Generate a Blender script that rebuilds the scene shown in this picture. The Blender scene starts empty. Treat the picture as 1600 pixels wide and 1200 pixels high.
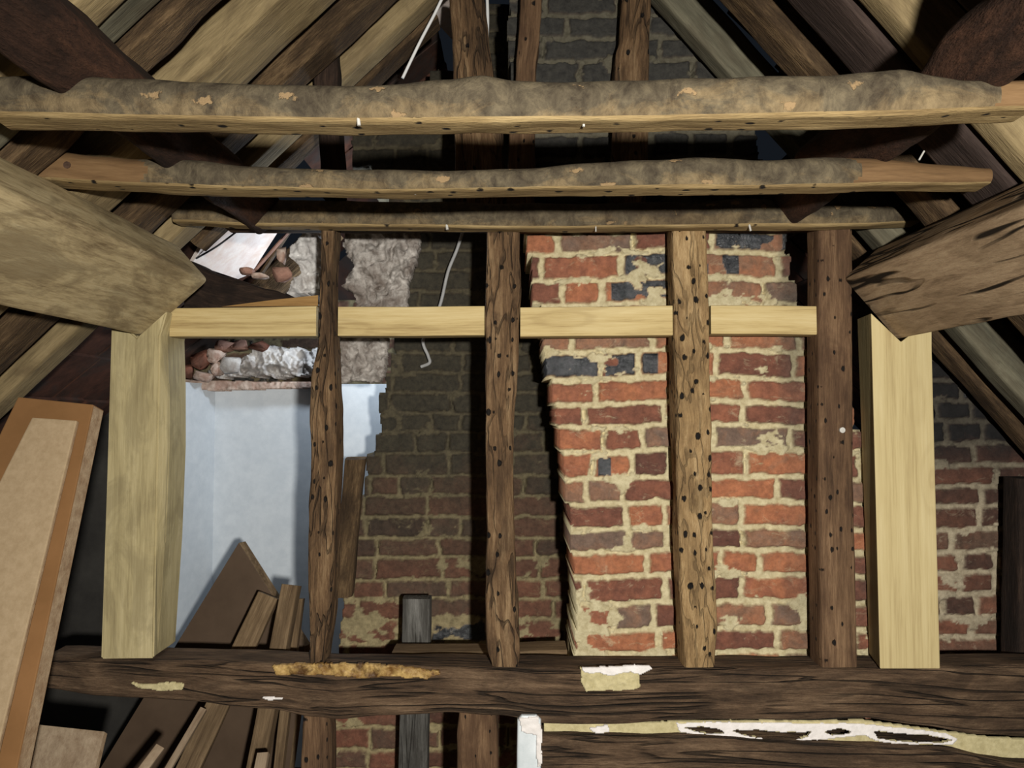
import bpy, bmesh, math, random
import numpy as np
from mathutils import Vector, noise as mnoise

# ------------------------------------------------------------------ camera, world, lights, exposure
F_PX = 1155.0
CAM_Z = 1.5
PITCH = math.atan(46.0 / F_PX)
scene = bpy.context.scene
col = scene.collection

cam_data = bpy.data.cameras.new('camera')
cam_data.sensor_fit = 'HORIZONTAL'
cam_data.sensor_width = 36.0
cam_data.lens = 36.0 * F_PX / 1600.0
cam_data.clip_start = 0.02
cam = bpy.data.objects.new('camera', cam_data)
cam.location = (0, 0, CAM_Z)
cam.rotation_euler = (math.pi / 2 + PITCH, 0, 0)
col.objects.link(cam)
scene.camera = cam

world = bpy.data.worlds.new('world')
scene.world = world
world.use_nodes = True
world.node_tree.nodes['Background'].inputs[0].default_value = (0.55, 0.70, 0.95, 1)
world.node_tree.nodes['Background'].inputs[1].default_value = 0.012

vs = scene.view_settings
vs.view_transform = 'Standard'
vs.look = 'None'
vs.gamma = 1.0
vs.use_curve_mapping = False
vs.exposure = 0.0


def lamp(name, kind, loc, power, color, size, target=None, **kw):
    d = bpy.data.lights.new(name, kind)
    d.energy = power
    d.color = color
    if kind == 'AREA':
        d.shape = 'DISK'
        d.size = size
    else:
        d.shadow_soft_size = size
    for k, v in kw.items():
        setattr(d, k, v)
    o = bpy.data.objects.new(name, d)
    o.location = loc
    if target is not None:
        o.rotation_euler = (Vector(target) - Vector(loc)).to_track_quat('-Z', 'Y').to_euler()
    col.objects.link(o)
    return o


# the work lamp held just above and beside the camera
lamp('work_lamp', 'SPOT', (0.30, -0.60, 1.54), 330.0, (1.0, 0.965, 0.885), 0.035,
     (0.22, 2.0, 0.98), spot_size=math.radians(128), spot_blend=1.0)
# daylight that falls through the broken roof behind the frame
lamp('roof_daylight', 'POINT', (-0.50, 2.74, 1.96), 12.5, (0.80, 0.90, 1.0), 0.06)

# ------------------------------------------------------------------ helpers
CT, ST = math.cos(PITCH), math.sin(PITCH)


def P(px, py, Y):
    """world point at depth Y on the sight line of a photograph pixel"""
    dx = (px - 800.0) / F_PX
    dy = (600.0 - py) / F_PX
    k = Y / (CT - dy * ST)
    return Vector((dx * k, Y, CAM_Z + (ST + dy * CT) * k))


def lin(r, g, b, a=1.0):
    def c(v):
        v /= 255.0
        return v / 12.92 if v <= 0.04045 else ((v + 0.055) / 1.055) ** 2.4
    return (c(r), c(g), c(b), a)


def mesh_obj(name, verts, faces, mats, parent=None, fmat=None, smooth=True, attrs=None):
    me = bpy.data.meshes.new(name)
    me.from_pydata(verts, [], faces)
    for m in (mats if isinstance(mats, (list, tuple)) else [mats]):
        me.materials.append(m)
    if fmat is not None:
        me.polygons.foreach_set('material_index', fmat)
    me.polygons.foreach_set('use_smooth', [smooth] * len(me.polygons))
    if attrs:
        for an, (typ, data) in attrs.items():
            at = me.attributes.new(an, typ, 'POINT')
            key = 'vector' if typ == 'FLOAT_VECTOR' else ('color' if typ == 'FLOAT_COLOR' else 'value')
            at.data.foreach_set(key, np.asarray(data, dtype=np.float32).ravel())
    me.update()
    o = bpy.data.objects.new(name, me)
    col.objects.link(o)
    if parent is not None:
        o.parent = parent
    return o


def tag(o, label, cat, group=None, kind=None):
    if label:
        o['label'] = label
    if cat:
        o['category'] = cat
    if group:
        o['group'] = group
    if kind:
        o['kind'] = kind
    return o


def thing(name, loc, label, cat, group=None):
    o = bpy.data.objects.new(name, None)
    o.empty_display_size = 0.05
    o.location = loc
    col.objects.link(o)
    return tag(o, label, cat, group)


def adopt(child, root):
    """parent a mesh built in world coordinates under a root Empty"""
    child.parent = root
    child.matrix_parent_inverse.identity()
    child.location = Vector(child.location) - Vector(root.location)
    return child


# ------------------------------------------------------------------ materials
def nodes(name):
    m = bpy.data.materials.new(name)
    m.use_nodes = True
    nt = m.node_tree
    b = nt.nodes['Principled BSDF']
    return m, nt, b


def N(nt, t, **kw):
    n = nt.nodes.new(t)
    for k, v in kw.items():
        setattr(n, k, v)
    return n


def ramp(nt, fac, stops, interp='LINEAR'):
    r = N(nt, 'ShaderNodeValToRGB')
    r.color_ramp.interpolation = interp
    el = r.color_ramp.elements
    while len(el) < len(stops):
        el.new(0.5)
    for e, (p, c) in zip(el, stops):
        e.position = p
        e.color = c if len(c) == 4 else (*c, 1)
    nt.links.new(fac, r.inputs[0])
    return r.outputs[0]


def g(v):
    return (v, v, v, 1)


def noise_tex(nt, vec, scale=1.0, detail=6, rough=0.6, dist=0.0):
    n = N(nt, 'ShaderNodeTexNoise')
    n.inputs['Scale'].default_value = scale
    n.inputs['Detail'].default_value = detail
    n.inputs['Roughness'].default_value = rough
    n.inputs['Distortion'].default_value = dist
    nt.links.new(vec, n.inputs['Vector'])
    return n.outputs[0]


def mapping(nt, vec, scale, rot=(0, 0, 0)):
    mp = N(nt, 'ShaderNodeMapping')
    mp.inputs['Scale'].default_value = scale
    mp.inputs['Rotation'].default_value = rot
    nt.links.new(vec, mp.inputs['Vector'])
    return mp.outputs[0]


def mixc(nt, fac, a, b, mode='MIX'):
    m = N(nt, 'ShaderNodeMix', data_type='RGBA', blend_type=mode)
    for s, v in ((m.inputs['Factor'], fac), (m.inputs['A'], a), (m.inputs['B'], b)):
        pass
    def put(sock, v):
        if hasattr(v, 'is_output'):
            nt.links.new(v, sock)
        else:
            sock.default_value = v
    put(m.inputs[0], fac)
    put(m.inputs[6], a)
    put(m.inputs[7], b)
    return m.outputs[2]


def math_n(nt, op, a, b=0.0, clamp=False):
    m = N(nt, 'ShaderNodeMath', operation=op, use_clamp=clamp)
    for i, v in enumerate((a, b)):
        if hasattr(v, 'is_output'):
            nt.links.new(v, m.inputs[i])
        else:
            m.inputs[i].default_value = v
    return m.outputs[0]


def bump(nt, b, height, strength=0.5, dist=0.01):
    bn = N(nt, 'ShaderNodeBump')
    bn.inputs['Strength'].default_value = strength
    bn.inputs['Distance'].default_value = dist
    nt.links.new(height, bn.inputs['Height'])
    nt.links.new(bn.outputs[0], b.inputs['Normal'])


def grain_vec(nt):
    """grain coordinates (along, across, across) of a timber, offset per object"""
    at = N(nt, 'ShaderNodeAttribute', attribute_name='gc')
    oi = N(nt, 'ShaderNodeObjectInfo')
    k = math_n(nt, 'MULTIPLY', oi.outputs['Random'], 37.0)
    va = N(nt, 'ShaderNodeVectorMath', operation='ADD')
    cb = N(nt, 'ShaderNodeCombineXYZ')
    for i in range(3):
        nt.links.new(k, cb.inputs[i])
    nt.links.new(at.outputs['Vector'], va.inputs[0])
    nt.links.new(cb.outputs[0], va.inputs[1])
    return va.outputs[0], oi.outputs['Random']


def wood(name, dark, mid, light, grain=22.0, along=1.6, rough=0.75, bmp=0.6, holes=0.0, cracks=0.0,
         blotch=None, blotch_amt=0.5, knots=0.0, hole_scale=36.0, hole_size=0.26, crack_wave=1.5, contrast=1.0):
    m, nt, b = nodes(name)
    v, rnd = grain_vec(nt)
    n1 = noise_tex(nt, mapping(nt, v, (along, grain, grain)), 1.0, 8, 0.62, 0.6)
    n2 = noise_tex(nt, mapping(nt, v, (along * 4, grain * 5, grain * 5)), 1.0, 4, 0.7)
    big = noise_tex(nt, mapping(nt, v, (2.2, 6, 6)), 1.0, 5, 0.6, 0.5)
    n3 = noise_tex(nt, mapping(nt, v, (along * 9, grain * 13, grain * 13)), 1.0, 3, 0.7)
    f = math_n(nt, 'ADD', math_n(nt, 'MULTIPLY', n1, 0.42), math_n(nt, 'ADD', math_n(nt, 'MULTIPLY', n2, 0.28), math_n(nt, 'ADD', math_n(nt, 'MULTIPLY', big, 0.14), math_n(nt, 'MULTIPLY', n3, 0.16))))
    w = 0.135 / contrast
    c = ramp(nt, f, [(0.5 - w, dark), (0.5, mid), (0.5 + w, light)])
    if blotch:
        bl = noise_tex(nt, mapping(nt, v, (5.0, 11, 11)), 1.0, 7, 0.65, 0.8)
        c = mixc(nt, math_n(nt, 'MULTIPLY', ramp(nt, bl, [(0.47, g(0)), (0.60, g(1))]), blotch_amt), c, blotch)
    h = math_n(nt, 'ADD', math_n(nt, 'MULTIPLY', n1, 0.6), math_n(nt, 'ADD', math_n(nt, 'MULTIPLY', n2, 0.5), math_n(nt, 'MULTIPLY', n3, 0.35)))
    if knots > 0:
        vk = N(nt, 'ShaderNodeTexVoronoi')
        vk.inputs['Scale'].default_value = 1.0
        nt.links.new(mapping(nt, v, (2.2, 7, 7)), vk.inputs['Vector'])
        wv = math_n(nt, 'SINE', math_n(nt, 'MULTIPLY', math_n(nt, 'ADD', vk.outputs['Distance'], math_n(nt, 'MULTIPLY', n1, 0.25)), 42.0))
        km = math_n(nt, 'MULTIPLY', ramp(nt, vk.outputs['Distance'], [(0.06, g(1)), (0.34, g(0))]), ramp(nt, wv, [(0.2, g(0.35)), (0.9, g(1))]))
        c = mixc(nt, math_n(nt, 'MULTIPLY', km, knots), c, dark)
    if cracks > 0:
        cn = noise_tex(nt, mapping(nt, v, (crack_wave, grain * 1.3, grain * 1.3)), 1.0, 2, 0.45, 0.5)
        d = math_n(nt, 'ABSOLUTE', math_n(nt, 'SUBTRACT', cn, 0.5))
        gate = noise_tex(nt, mapping(nt, v, (3.0, 9, 9)), 1.0, 2, 0.5)
        cm = math_n(nt, 'MULTIPLY', ramp(nt, d, [(0.012, g(1)), (0.034, g(0))]), ramp(nt, gate, [(0.36, g(0)), (0.46, g(1))]))
        cm = math_n(nt, 'MULTIPLY', cm, cracks, True)
        c = mixc(nt, cm, c, (0.012, 0.008, 0.005, 1))
        h = math_n(nt, 'SUBTRACT', h, math_n(nt, 'MULTIPLY', cm, 1.2))
    if holes > 0:
        vo = N(nt, 'ShaderNodeTexVoronoi')
        vo.inputs['Scale'].default_value = 1.0
        vo.voronoi_dimensions = '2D'
        vo.inputs['Randomness'].default_value = 0.8
        sg = N(nt, 'ShaderNodeSeparateXYZ')
        nt.links.new(v, sg.inputs[0])
        cg = N(nt, 'ShaderNodeCombineXYZ')
        nt.links.new(math_n(nt, 'MULTIPLY', sg.outputs[0], hole_scale * 0.7), cg.inputs[0])
        nt.links.new(math_n(nt, 'MULTIPLY', math_n(nt, 'ADD', sg.outputs[1], sg.outputs[2]), hole_scale), cg.inputs[1])
        nt.links.new(cg.outputs[0], vo.inputs['Vector'])
        sp = N(nt, 'ShaderNodeSeparateColor')
        nt.links.new(vo.outputs['Color'], sp.inputs[0])
        dd = math_n(nt, 'ADD', vo.outputs['Distance'], math_n(nt, 'MULTIPLY', math_n(nt, 'SUBTRACT', n2, 0.5), 0.45))
        rad = math_n(nt, 'MULTIPLY', hole_size, math_n(nt, 'ADD', 0.45, math_n(nt, 'MULTIPLY', sp.outputs[1], 0.8)))
        hm = math_n(nt, 'MULTIPLY', ramp(nt, math_n(nt, 'SUBTRACT', math_n(nt, 'ADD', dd, 0.5), rad), [(0.47, g(1)), (0.53, g(0))]),
                    math_n(nt, 'LESS_THAN', sp.outputs[0], holes))
        c = mixc(nt, hm, c, (0.008, 0.006, 0.005, 1))
        h = math_n(nt, 'SUBTRACT', h, math_n(nt, 'MULTIPLY', hm, 1.6))
    nt.links.new(c, b.inputs['Base Color'])
    b.inputs['Roughness'].default_value = rough
    b.inputs['Specular IOR Level'].default_value = 0.25
    bump(nt, b, h, bmp, 0.008)
    return m


def bark_mat(name):
    m, nt, b = nodes(name)
    v, rnd = grain_vec(nt)
    n1 = noise_tex(nt, mapping(nt, v, (34, 26, 26)), 1.0, 9, 0.72, 0.4)
    c = ramp(nt, n1, [(0.34, lin(58, 50, 40)), (0.5, lin(84, 75, 60)), (0.66, lin(108, 97, 77))])
    big = noise_tex(nt, mapping(nt, v, (7, 14, 14)), 1.0, 9, 0.72, 0.6)
    tan = ramp(nt, n1, [(0.35, lin(88, 74, 54)), (0.65, lin(138, 119, 88))])
    # bare sapwood where bark has fallen away, more of it along the lower side
    at = N(nt, 'ShaderNodeAttribute', attribute_name='gc')
    sx = N(nt, 'ShaderNodeSeparateXYZ')
    nt.links.new(at.outputs['Vector'], sx.inputs[0])
    low = math_n(nt, 'MULTIPLY', sx.outputs[2], -3.4)
    mk = ramp(nt, math_n(nt, 'ADD', big, low), [(0.51, g(0)), (0.62, g(1))])
    c = mixc(nt, math_n(nt, 'MULTIPLY', mk, 0.8), c, tan)
    vo = N(nt, 'ShaderNodeTexVoronoi')
    vo.inputs['Scale'].default_value = 1.0
    nt.links.new(mapping(nt, v, (15, 32, 32)), vo.inputs['Vector'])
    sp = N(nt, 'ShaderNodeSeparateColor')
    nt.links.new(vo.outputs['Color'], sp.inputs[0])
    dd = math_n(nt, 'ADD', vo.outputs['Distance'], math_n(nt, 'MULTIPLY', noise_tex(nt, mapping(nt, v, (60, 60, 60)), 1.0, 4, 0.6), 0.9))
    fl = math_n(nt, 'MULTIPLY', ramp(nt, dd, [(0.60, g(1)), (0.66, g(0))]), math_n(nt, 'LESS_THAN', sp.outputs[1], 0.26))
    c = mixc(nt, fl, c, lin(144, 120, 88))
    dk = noise_tex(nt, mapping(nt, v, (1.3, 4, 4)), 1.0, 4, 0.6)
    c = mixc(nt, ramp(nt, dk, [(0.52, g(0)), (0.68, g(0.5))]), c, lin(56, 42, 30))
    nt.links.new(c, b.inputs['Base Color'])
    b.inputs['Roughness'].default_value = 0.8
    b.inputs['Specular IOR Level'].default_value = 0.2
    bump(nt, b, math_n(nt, 'ADD', n1, math_n(nt, 'MULTIPLY', fl, -0.4)), 0.7, 0.008)
    return m


def plain(name, c1, c2, scale=30.0, rough=0.85, bmp=0.3, detail=7, spec=0.2, big=None):
    m, nt, b = nodes(name)
    tc = N(nt, 'ShaderNodeTexCoord')
    n1 = noise_tex(nt, tc.outputs['Object'], scale, detail, 0.65)
    c = ramp(nt, n1, [(0.35, c1), (0.65, c2)])
    if big:
        n2 = noise_tex(nt, tc.outputs['Object'], big[0], 5, 0.6, 0.5)
        c = mixc(nt, ramp(nt, n2, [(0.48, g(0)), (0.62, g(big[2]))]), c, big[1])
    nt.links.new(c, b.inputs['Base Color'])
    b.inputs['Roughness'].default_value = rough
    b.inputs['Specular IOR Level'].default_value = spec
    bump(nt, b, n1, bmp, 0.006)
    return m


def masonry_mat(name, stops, mortar1, mortar2, soot_c, soot2=None):
    m, nt, b = nodes(name)
    at = N(nt, 'ShaderNodeAttribute', attribute_name='mas')
    sp = N(nt, 'ShaderNodeSeparateColor')
    nt.links.new(at.outputs['Color'], sp.inputs[0])
    r, mo, so = sp.outputs
    gl = at.outputs['Alpha']
    tc = N(nt, 'ShaderNodeTexCoord')
    fine = noise_tex(nt, tc.outputs['Object'], 55, 8, 0.7)
    mid = noise_tex(nt, tc.outputs['Object'], 14, 6, 0.65, 0.6)
    rr = math_n(nt, 'ADD', r, math_n(nt, 'MULTIPLY', math_n(nt, 'SUBTRACT', mid, 0.5), 0.7), True)
    c = ramp(nt, rr, stops)
    c = mixc(nt, 1.0, c, ramp(nt, fine, [(0.3, g(0.62)), (0.7, g(1.25))]), 'MULTIPLY')
    # pale lime bloom scuffed over the faces
    sc = noise_tex(nt, mapping(nt, tc.outputs['Object'], (18, 18, 30)), 1.0, 9, 0.75, 0.8)
    c = mixc(nt, ramp(nt, sc, [(0.56, g(0)), (0.76, g(0.6))]), c, mortar1)
    vitr = ramp(nt, fine, [(0.35, lin(24, 27, 32)), (0.75, lin(74, 76, 80))])
    c = mixc(nt, gl, c, vitr)
    mc = ramp(nt, fine, [(0.3, mortar2), (0.62, mortar1)])
    c = mixc(nt, mo, c, mc)
    sn = noise_tex(nt, mapping(nt, tc.outputs['Object'], (5, 5, 4)), 1.0, 8, 0.7, 0.5)
    sf = math_n(nt, 'ADD', so, math_n(nt, 'MULTIPLY', math_n(nt, 'SUBTRACT', sn, 0.5), 0.9), True)
    sf = math_n(nt, 'MULTIPLY', sf, ramp(nt, so, [(0.02, g(0)), (0.15, g(1))]))
    sf = math_n(nt, 'MULTIPLY', sf, math_n(nt, 'SUBTRACT', 1.0, math_n(nt, 'MULTIPLY', mo, 0.14)))
    c = mixc(nt, sf, c, ramp(nt, fine, [(0.3, soot_c), (0.7, soot2 or soot_c)]))
    nt.links.new(c, b.inputs['Base Color'])
    rg = math_n(nt, 'SUBTRACT', 0.88, math_n(nt, 'MULTIPLY', gl, 0.74))
    nt.links.new(rg, b.inputs['Roughness'])
    b.inputs['Specular IOR Level'].default_value = 0.35
    hh = math_n(nt, 'ADD', fine, math_n(nt, 'MULTIPLY', mid, 1.2))
    bump(nt, b, hh, 0.65, 0.006)
    return m


M = {}
M['oak_new'] = wood('green_oak', lin(112, 98, 68), lin(172, 158, 118), lin(198, 184, 144), grain=15, along=1.1, rough=0.7, bmp=0.25, knots=0.5, blotch=lin(120, 108, 80), blotch_amt=0.4, contrast=0.85)
M['oak_pale'] = wood('pale_planed_oak', lin(146, 124, 84), lin(190, 172, 126), lin(206, 190, 146), grain=20, along=0.8, rough=0.7, bmp=0.2, knots=0.3, contrast=0.8)
M['oak_nog'] = wood('sawn_pale_oak', lin(128, 102, 62), lin(188, 166, 116), lin(208, 190, 144), grain=26, along=1.4, rough=0.7, bmp=0.25, knots=0.5, contrast=0.85)
M['oak_weather'] = wood('weathered_purlin_oak', lin(96, 78, 58), lin(162, 138, 110), lin(190, 167, 136), grain=15, along=2.6, rough=0.75, bmp=0.6, cracks=1.0, crack_wave=2.2, blotch=lin(124, 104, 80), blotch_amt=0.4)
M['oak_sawn'] = wood('sawn_purlin_oak', lin(120, 102, 74), lin(186, 167, 128), lin(212, 196, 156), grain=24, along=4.0, rough=0.7, bmp=0.3, blotch=lin(116, 100, 74), blotch_amt=0.6)
M['stud_dark'] = wood('old_stud_oak', lin(44, 32, 22), lin(104, 80, 56), lin(152, 126, 94), grain=26, along=3.0, rough=0.85, bmp=1.0, holes=0.40, hole_scale=30, hole_size=0.12, cracks=0.55, crack_wave=6.0, blotch=lin(52, 38, 27), blotch_amt=0.5)
M['stud_brown'] = wood('brown_stud_oak', lin(50, 36, 25), lin(100, 76, 55), lin(140, 112, 84), grain=24, along=2.4, rough=0.85, bmp=0.8, holes=0.45, hole_scale=30, hole_size=0.10, blotch=lin(66, 46, 33), blotch_amt=0.5)
M['stud_tan'] = wood('tan_stud_oak', lin(88, 66, 42), lin(152, 124, 86), lin(194, 166, 124), grain=24, along=5.0, rough=0.85, bmp=1.0, holes=0.8, hole_scale=28, hole_size=0.125, cracks=0.35, crack_wave=8.0, blotch=lin(116, 94, 66), blotch_amt=0.4)
M['beam_dark'] = wood('old_tie_beam_oak', lin(36, 27, 20), lin(88, 69, 52), lin(128, 105, 82), grain=28, along=3.2, rough=0.85, bmp=1.1, cracks=0.8, blotch=lin(48, 37, 28), blotch_amt=0.5)
M['beam_black'] = wood('soot_dark_oak', lin(22, 16, 13), lin(48, 36, 29), lin(78, 60, 48), grain=20, along=3.0, rough=0.9, bmp=1.2, blotch=lin(24, 18, 16), blotch_amt=0.6)
M['purlin_old'] = wood('old_upper_purlin_wood', lin(26, 16, 11), lin(56, 37, 27), lin(84, 56, 40), grain=14, along=5.0, rough=0.9, bmp=1.2, blotch=lin(26, 18, 14), blotch_amt=0.6)
M['rafter_pale'] = wood('pale_rafter_wood', lin(96, 82, 58), lin(142, 124, 90), lin(172, 152, 114), grain=14, along=2.0, rough=0.85, bmp=0.6, blotch=lin(96, 80, 58), blotch_amt=0.5)
M['rafter_grey'] = wood('grey_board_wood', lin(62, 60, 50), lin(100, 96, 80), lin(128, 122, 102), grain=16, along=2.0, rough=0.85, bmp=0.5, blotch=lin(70, 60, 46), blotch_amt=0.4)
M['rafter_brown'] = wood('brown_rafter_wood', lin(36, 26, 18), lin(84, 66, 46), lin(132, 108, 78), grain=20, along=4.0, rough=0.9, bmp=1.2, blotch=lin(46, 35, 25), blotch_amt=0.6)
M['rafter_purple'] = wood('dull_rafter_wood', lin(36, 28, 25), lin(62, 50, 45), lin(88, 73, 66), grain=16, along=2.0, rough=0.9, bmp=0.7, blotch=lin(40, 31, 28), blotch_amt=0.5)
M['board_grey'] = wood('weathered_grey_board', lin(48, 46, 43), lin(90, 88, 84), lin(132, 130, 126), grain=30, along=2.2, rough=0.9, bmp=0.9, cracks=0.7, blotch=lin(54, 50, 46), blotch_amt=0.5)
M['plank'] = wood('rough_plank_wood', lin(70, 54, 38), lin(112, 92, 68), lin(146, 124, 96), grain=30, along=2.0, rough=0.85, bmp=0.6, blotch=lin(80, 64, 46), blotch_amt=0.5)
M['ply'] = wood('faded_board_wood', lin(112, 92, 74), lin(150, 132, 110), lin(172, 154, 132), grain=12, along=2.0, rough=0.85, bmp=0.3, blotch=lin(108, 84, 62), blotch_amt=0.5)
M['wedge'] = wood('orange_pine_wedge', lin(104, 76, 42), lin(146, 112, 66), lin(166, 132, 84), grain=20, along=1.5, rough=0.75, bmp=0.3)
M['bark'] = bark_mat('bark_pole')
M['pole_sawn'] = wood('sawn_pole_underside', lin(84, 66, 42), lin(142, 120, 82), lin(172, 150, 108), grain=24, along=2.2, rough=0.8, bmp=0.8, holes=0.5, hole_scale=28, hole_size=0.11, blotch=lin(110, 90, 60), blotch_amt=0.4)
M['pole_planed'] = wood('planed_pole_end', lin(76, 56, 36), lin(110, 84, 56), lin(132, 104, 72), grain=14, along=2.0, rough=0.8, bmp=0.3)
M['card'] = plain('brown_cardboard', lin(122, 88, 54), lin(136, 99, 63), 6, 0.9, 0.05)
M['card_pale'] = plain('pale_cardboard', lin(160, 138, 108), lin(174, 152, 122), 60, 0.9, 0.15)
M['card_edge'] = plain('torn_card_edge', lin(150, 122, 94), lin(184, 160, 130), 40, 0.9, 0.5)
M['hardboard'] = plain('brown_hardboard', lin(78, 62, 48), lin(88, 71, 56), 8, 0.7, 0.05, spec=0.3)
M['plaster_white'] = plain('white_wall_plaster', lin(206, 214, 222), lin(218, 225, 232), 22, 0.75, 0.10, big=(3.0, lin(196, 206, 216), 0.5))
M['lime'] = plain('lime_plaster_mass', lin(120, 112, 106), lin(196, 190, 184), 30, 0.95, 0.8, spec=0.0, big=(9.0, lin(104, 92, 84), 0.75))
M['lime_white'] = plain('white_lime_lump', lin(176, 172, 170), lin(216, 214, 212), 30, 0.95, 0.5, spec=0.0, big=(10.0, lin(140, 128, 120), 0.6))
M['rubble'] = plain('pale_rubble', lin(176, 152, 138), lin(212, 194, 182), 36, 0.9, 0.8, big=(14.0, lin(150, 112, 96), 0.6))
M['tile_red'] = plain('red_clay_tile', lin(104, 66, 54), lin(140, 94, 78), 30, 0.95, 0.5, spec=0.1, big=(9.0, lin(104, 82, 72), 0.5))
M['tile_pink'] = plain('pink_clay_tile', lin(150, 112, 98), lin(176, 138, 122), 30, 0.95, 0.5, spec=0.1)
M['panel_pale'] = plain('pale_lime_washed_panel', lin(222, 204, 196), lin(236, 226, 220), 20, 0.9, 0.4, big=(9.0, lin(216, 190, 174), 0.6))
M['mortar_cream'] = plain('cream_mortar', lin(178, 166, 124), lin(202, 190, 148), 60, 0.9, 0.5)
M['filler_white'] = plain('white_filler', lin(226, 220, 216), lin(238, 232, 230), 50, 0.8, 0.4)
M['paint_white'] = plain('flaking_white_paint', lin(200, 208, 212), lin(216, 222, 226), 25, 0.7, 0.2)
M['resin'] = plain('amber_split_wood', lin(112, 78, 40), lin(196, 164, 104), 30, 0.45, 0.8, big=(22.0, lin(70, 46, 26), 0.9))
M['cable'] = plain('grey_cable_sheath', lin(150, 150, 150), lin(170, 170, 170), 20, 0.5, 0.0)
M['cable_white'] = plain('white_cable_sheath', lin(220, 220, 220), lin(232, 232, 232), 20, 0.5, 0.0)
M['cable_black'] = plain('black_cable_sheath', lin(24, 24, 28), lin(34, 34, 38), 20, 0.5, 0.0)
M['rust'] = plain('rusty_iron', lin(60, 44, 36), lin(92, 72, 60), 80, 0.6, 0.3)
M['steel'] = plain('bright_steel', lin(176, 172, 166), lin(198, 196, 190), 60, 0.35, 0.05, spec=0.6)
M['void'] = plain('dark_floor_boards', lin(52, 42, 33), lin(74, 60, 47), 8, 0.9, 0.3)
M['wall_post_shade'] = plain('post_shade_grey_wall', lin(52, 50, 48), lin(70, 68, 64), 5, 0.9, 0.3)  # dark grey carries the post's shade in the wall colour
M['roof'] = plain('dim_roof_tile_underside', lin(52, 36, 30), lin(92, 60, 48), 9, 0.95, 0.5, big=(5.0, lin(60, 55, 52), 0.8))
BR = [(0.0, lin(94, 62, 52)), (0.2, lin(120, 76, 60)), (0.42, lin(142, 90, 68)), (0.62, lin(166, 106, 74)), (0.82, lin(138, 102, 80)), (1.0, lin(112, 92, 80))]
M['brick_front'] = masonry_mat('front_stack_brick', BR, lin(202, 191, 156), lin(164, 150, 114), lin(38, 37, 36), lin(66, 64, 59))
BR2 = [(0.0, lin(72, 52, 44)), (0.3, lin(100, 66, 52)), (0.6, lin(124, 80, 62)), (1.0, lin(90, 70, 58))]
M['brick_sooty'] = masonry_mat('sooty_stack_brick', BR2, lin(162, 148, 112), lin(120, 108, 80), lin(38, 35, 29), lin(64, 59, 47))
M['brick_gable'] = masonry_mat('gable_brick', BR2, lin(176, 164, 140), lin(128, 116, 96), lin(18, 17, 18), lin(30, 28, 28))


# ------------------------------------------------------------------ timber sweeps
def section(n, e, flat=None):
    pts = []
    for i in range(n):
        t = 2 * math.pi * (i + 0.5) / n
        c, s = math.cos(t), math.sin(t)
        x = math.copysign(abs(c) ** (2 / e), c)
        y = math.copysign(abs(s) ** (2 / e), s)
        if flat is not None:
            y = max(y, flat)
            y = (y - flat) / (1 - flat) * 2 - 1
        pts.append((x, y))
    return pts


def interp(tab, x):
    """tab: list of (key, values...) sorted by key; smooth piecewise interpolation"""
    if x <= tab[0][0]:
        return tab[0][1:]
    for a, b in zip(tab, tab[1:]):
        if x <= b[0]:
            t = (x - a[0]) / (b[0] - a[0])
            t = t * t * (3 - 2 * t) * 0.6 + t * 0.4
            return tuple(p + (q - p) * t for p, q in zip(a[1:], b[1:]))
    return tab[-1][1:]


def sweep(name, stations, mats, n=28, e=6.0, flat=None, amp=0.003, freq=(5, 22), seed=0.0, parent=None, slot=None, tilt0=0.0, tilt1=0.0):
    """stations: list of (centre, half vector A, half vector B); section x -> A, y -> B."""
    sec = section(n, e, flat)
    verts, gcs, faces, fm = [], [], [], []
    s = 0.0
    prev = None
    sv = Vector((seed * 7.3, seed * 3.1, seed * 5.7))
    for k, (c, A, B) in enumerate(stations):
        if prev is not None:
            s += (c - prev).length
        prev = c
        la, lb = A.length, B.length
        for (x, y) in sec:
            off = A * x + B * y
            q = Vector((s * freq[0], x * la * freq[1], y * lb * freq[1])) + sv
            d = mnoise.noise(q) + 0.5 * mnoise.noise(q * 2.3)
            nrm = off.normalized()
            verts.append(c + off + nrm * (d * amp))
            gcs.append((s, x * la, y * lb))
    for k in range(len(stations) - 1):
        for i in range(n):
            j = (i + 1) % n
            faces.append((k * n + i, k * n + j, (k + 1) * n + j, (k + 1) * n + i))
            if slot:
                ym = (sec[i][1] + sec[j][1]) / 2
                xm = (sec[i][0] + sec[j][0]) / 2
                fm.append(slot(k / (len(stations) - 1), xm, ym))
            else:
                fm.append(0)
    # end caps: own rim so that the edges stay crisp
    for base, rev in ((0, True), ((len(stations) - 1) * n, False)):
        b0 = len(verts)
        for i in range(n):
            verts.append(verts[base + i].copy())
            gcs.append(gcs[base + i])
        f = list(range(b0, b0 + n))
        faces.append(tuple(reversed(f)) if rev else tuple(f))
        fm.append(0 if not slot else slot(0.0 if rev else 1.0, 0, 0))
    o = mesh_obj(name, verts, faces, mats, parent, fm, True, {'gc': ('FLOAT_VECTOR', gcs)})
    # outward normals
    bm = bmesh.new()
    bm.from_mesh(o.data)
    bmesh.ops.recalc_face_normals(bm, faces=bm.faces)
    bm.to_mesh(o.data)
    bm.free()
    return o


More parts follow.
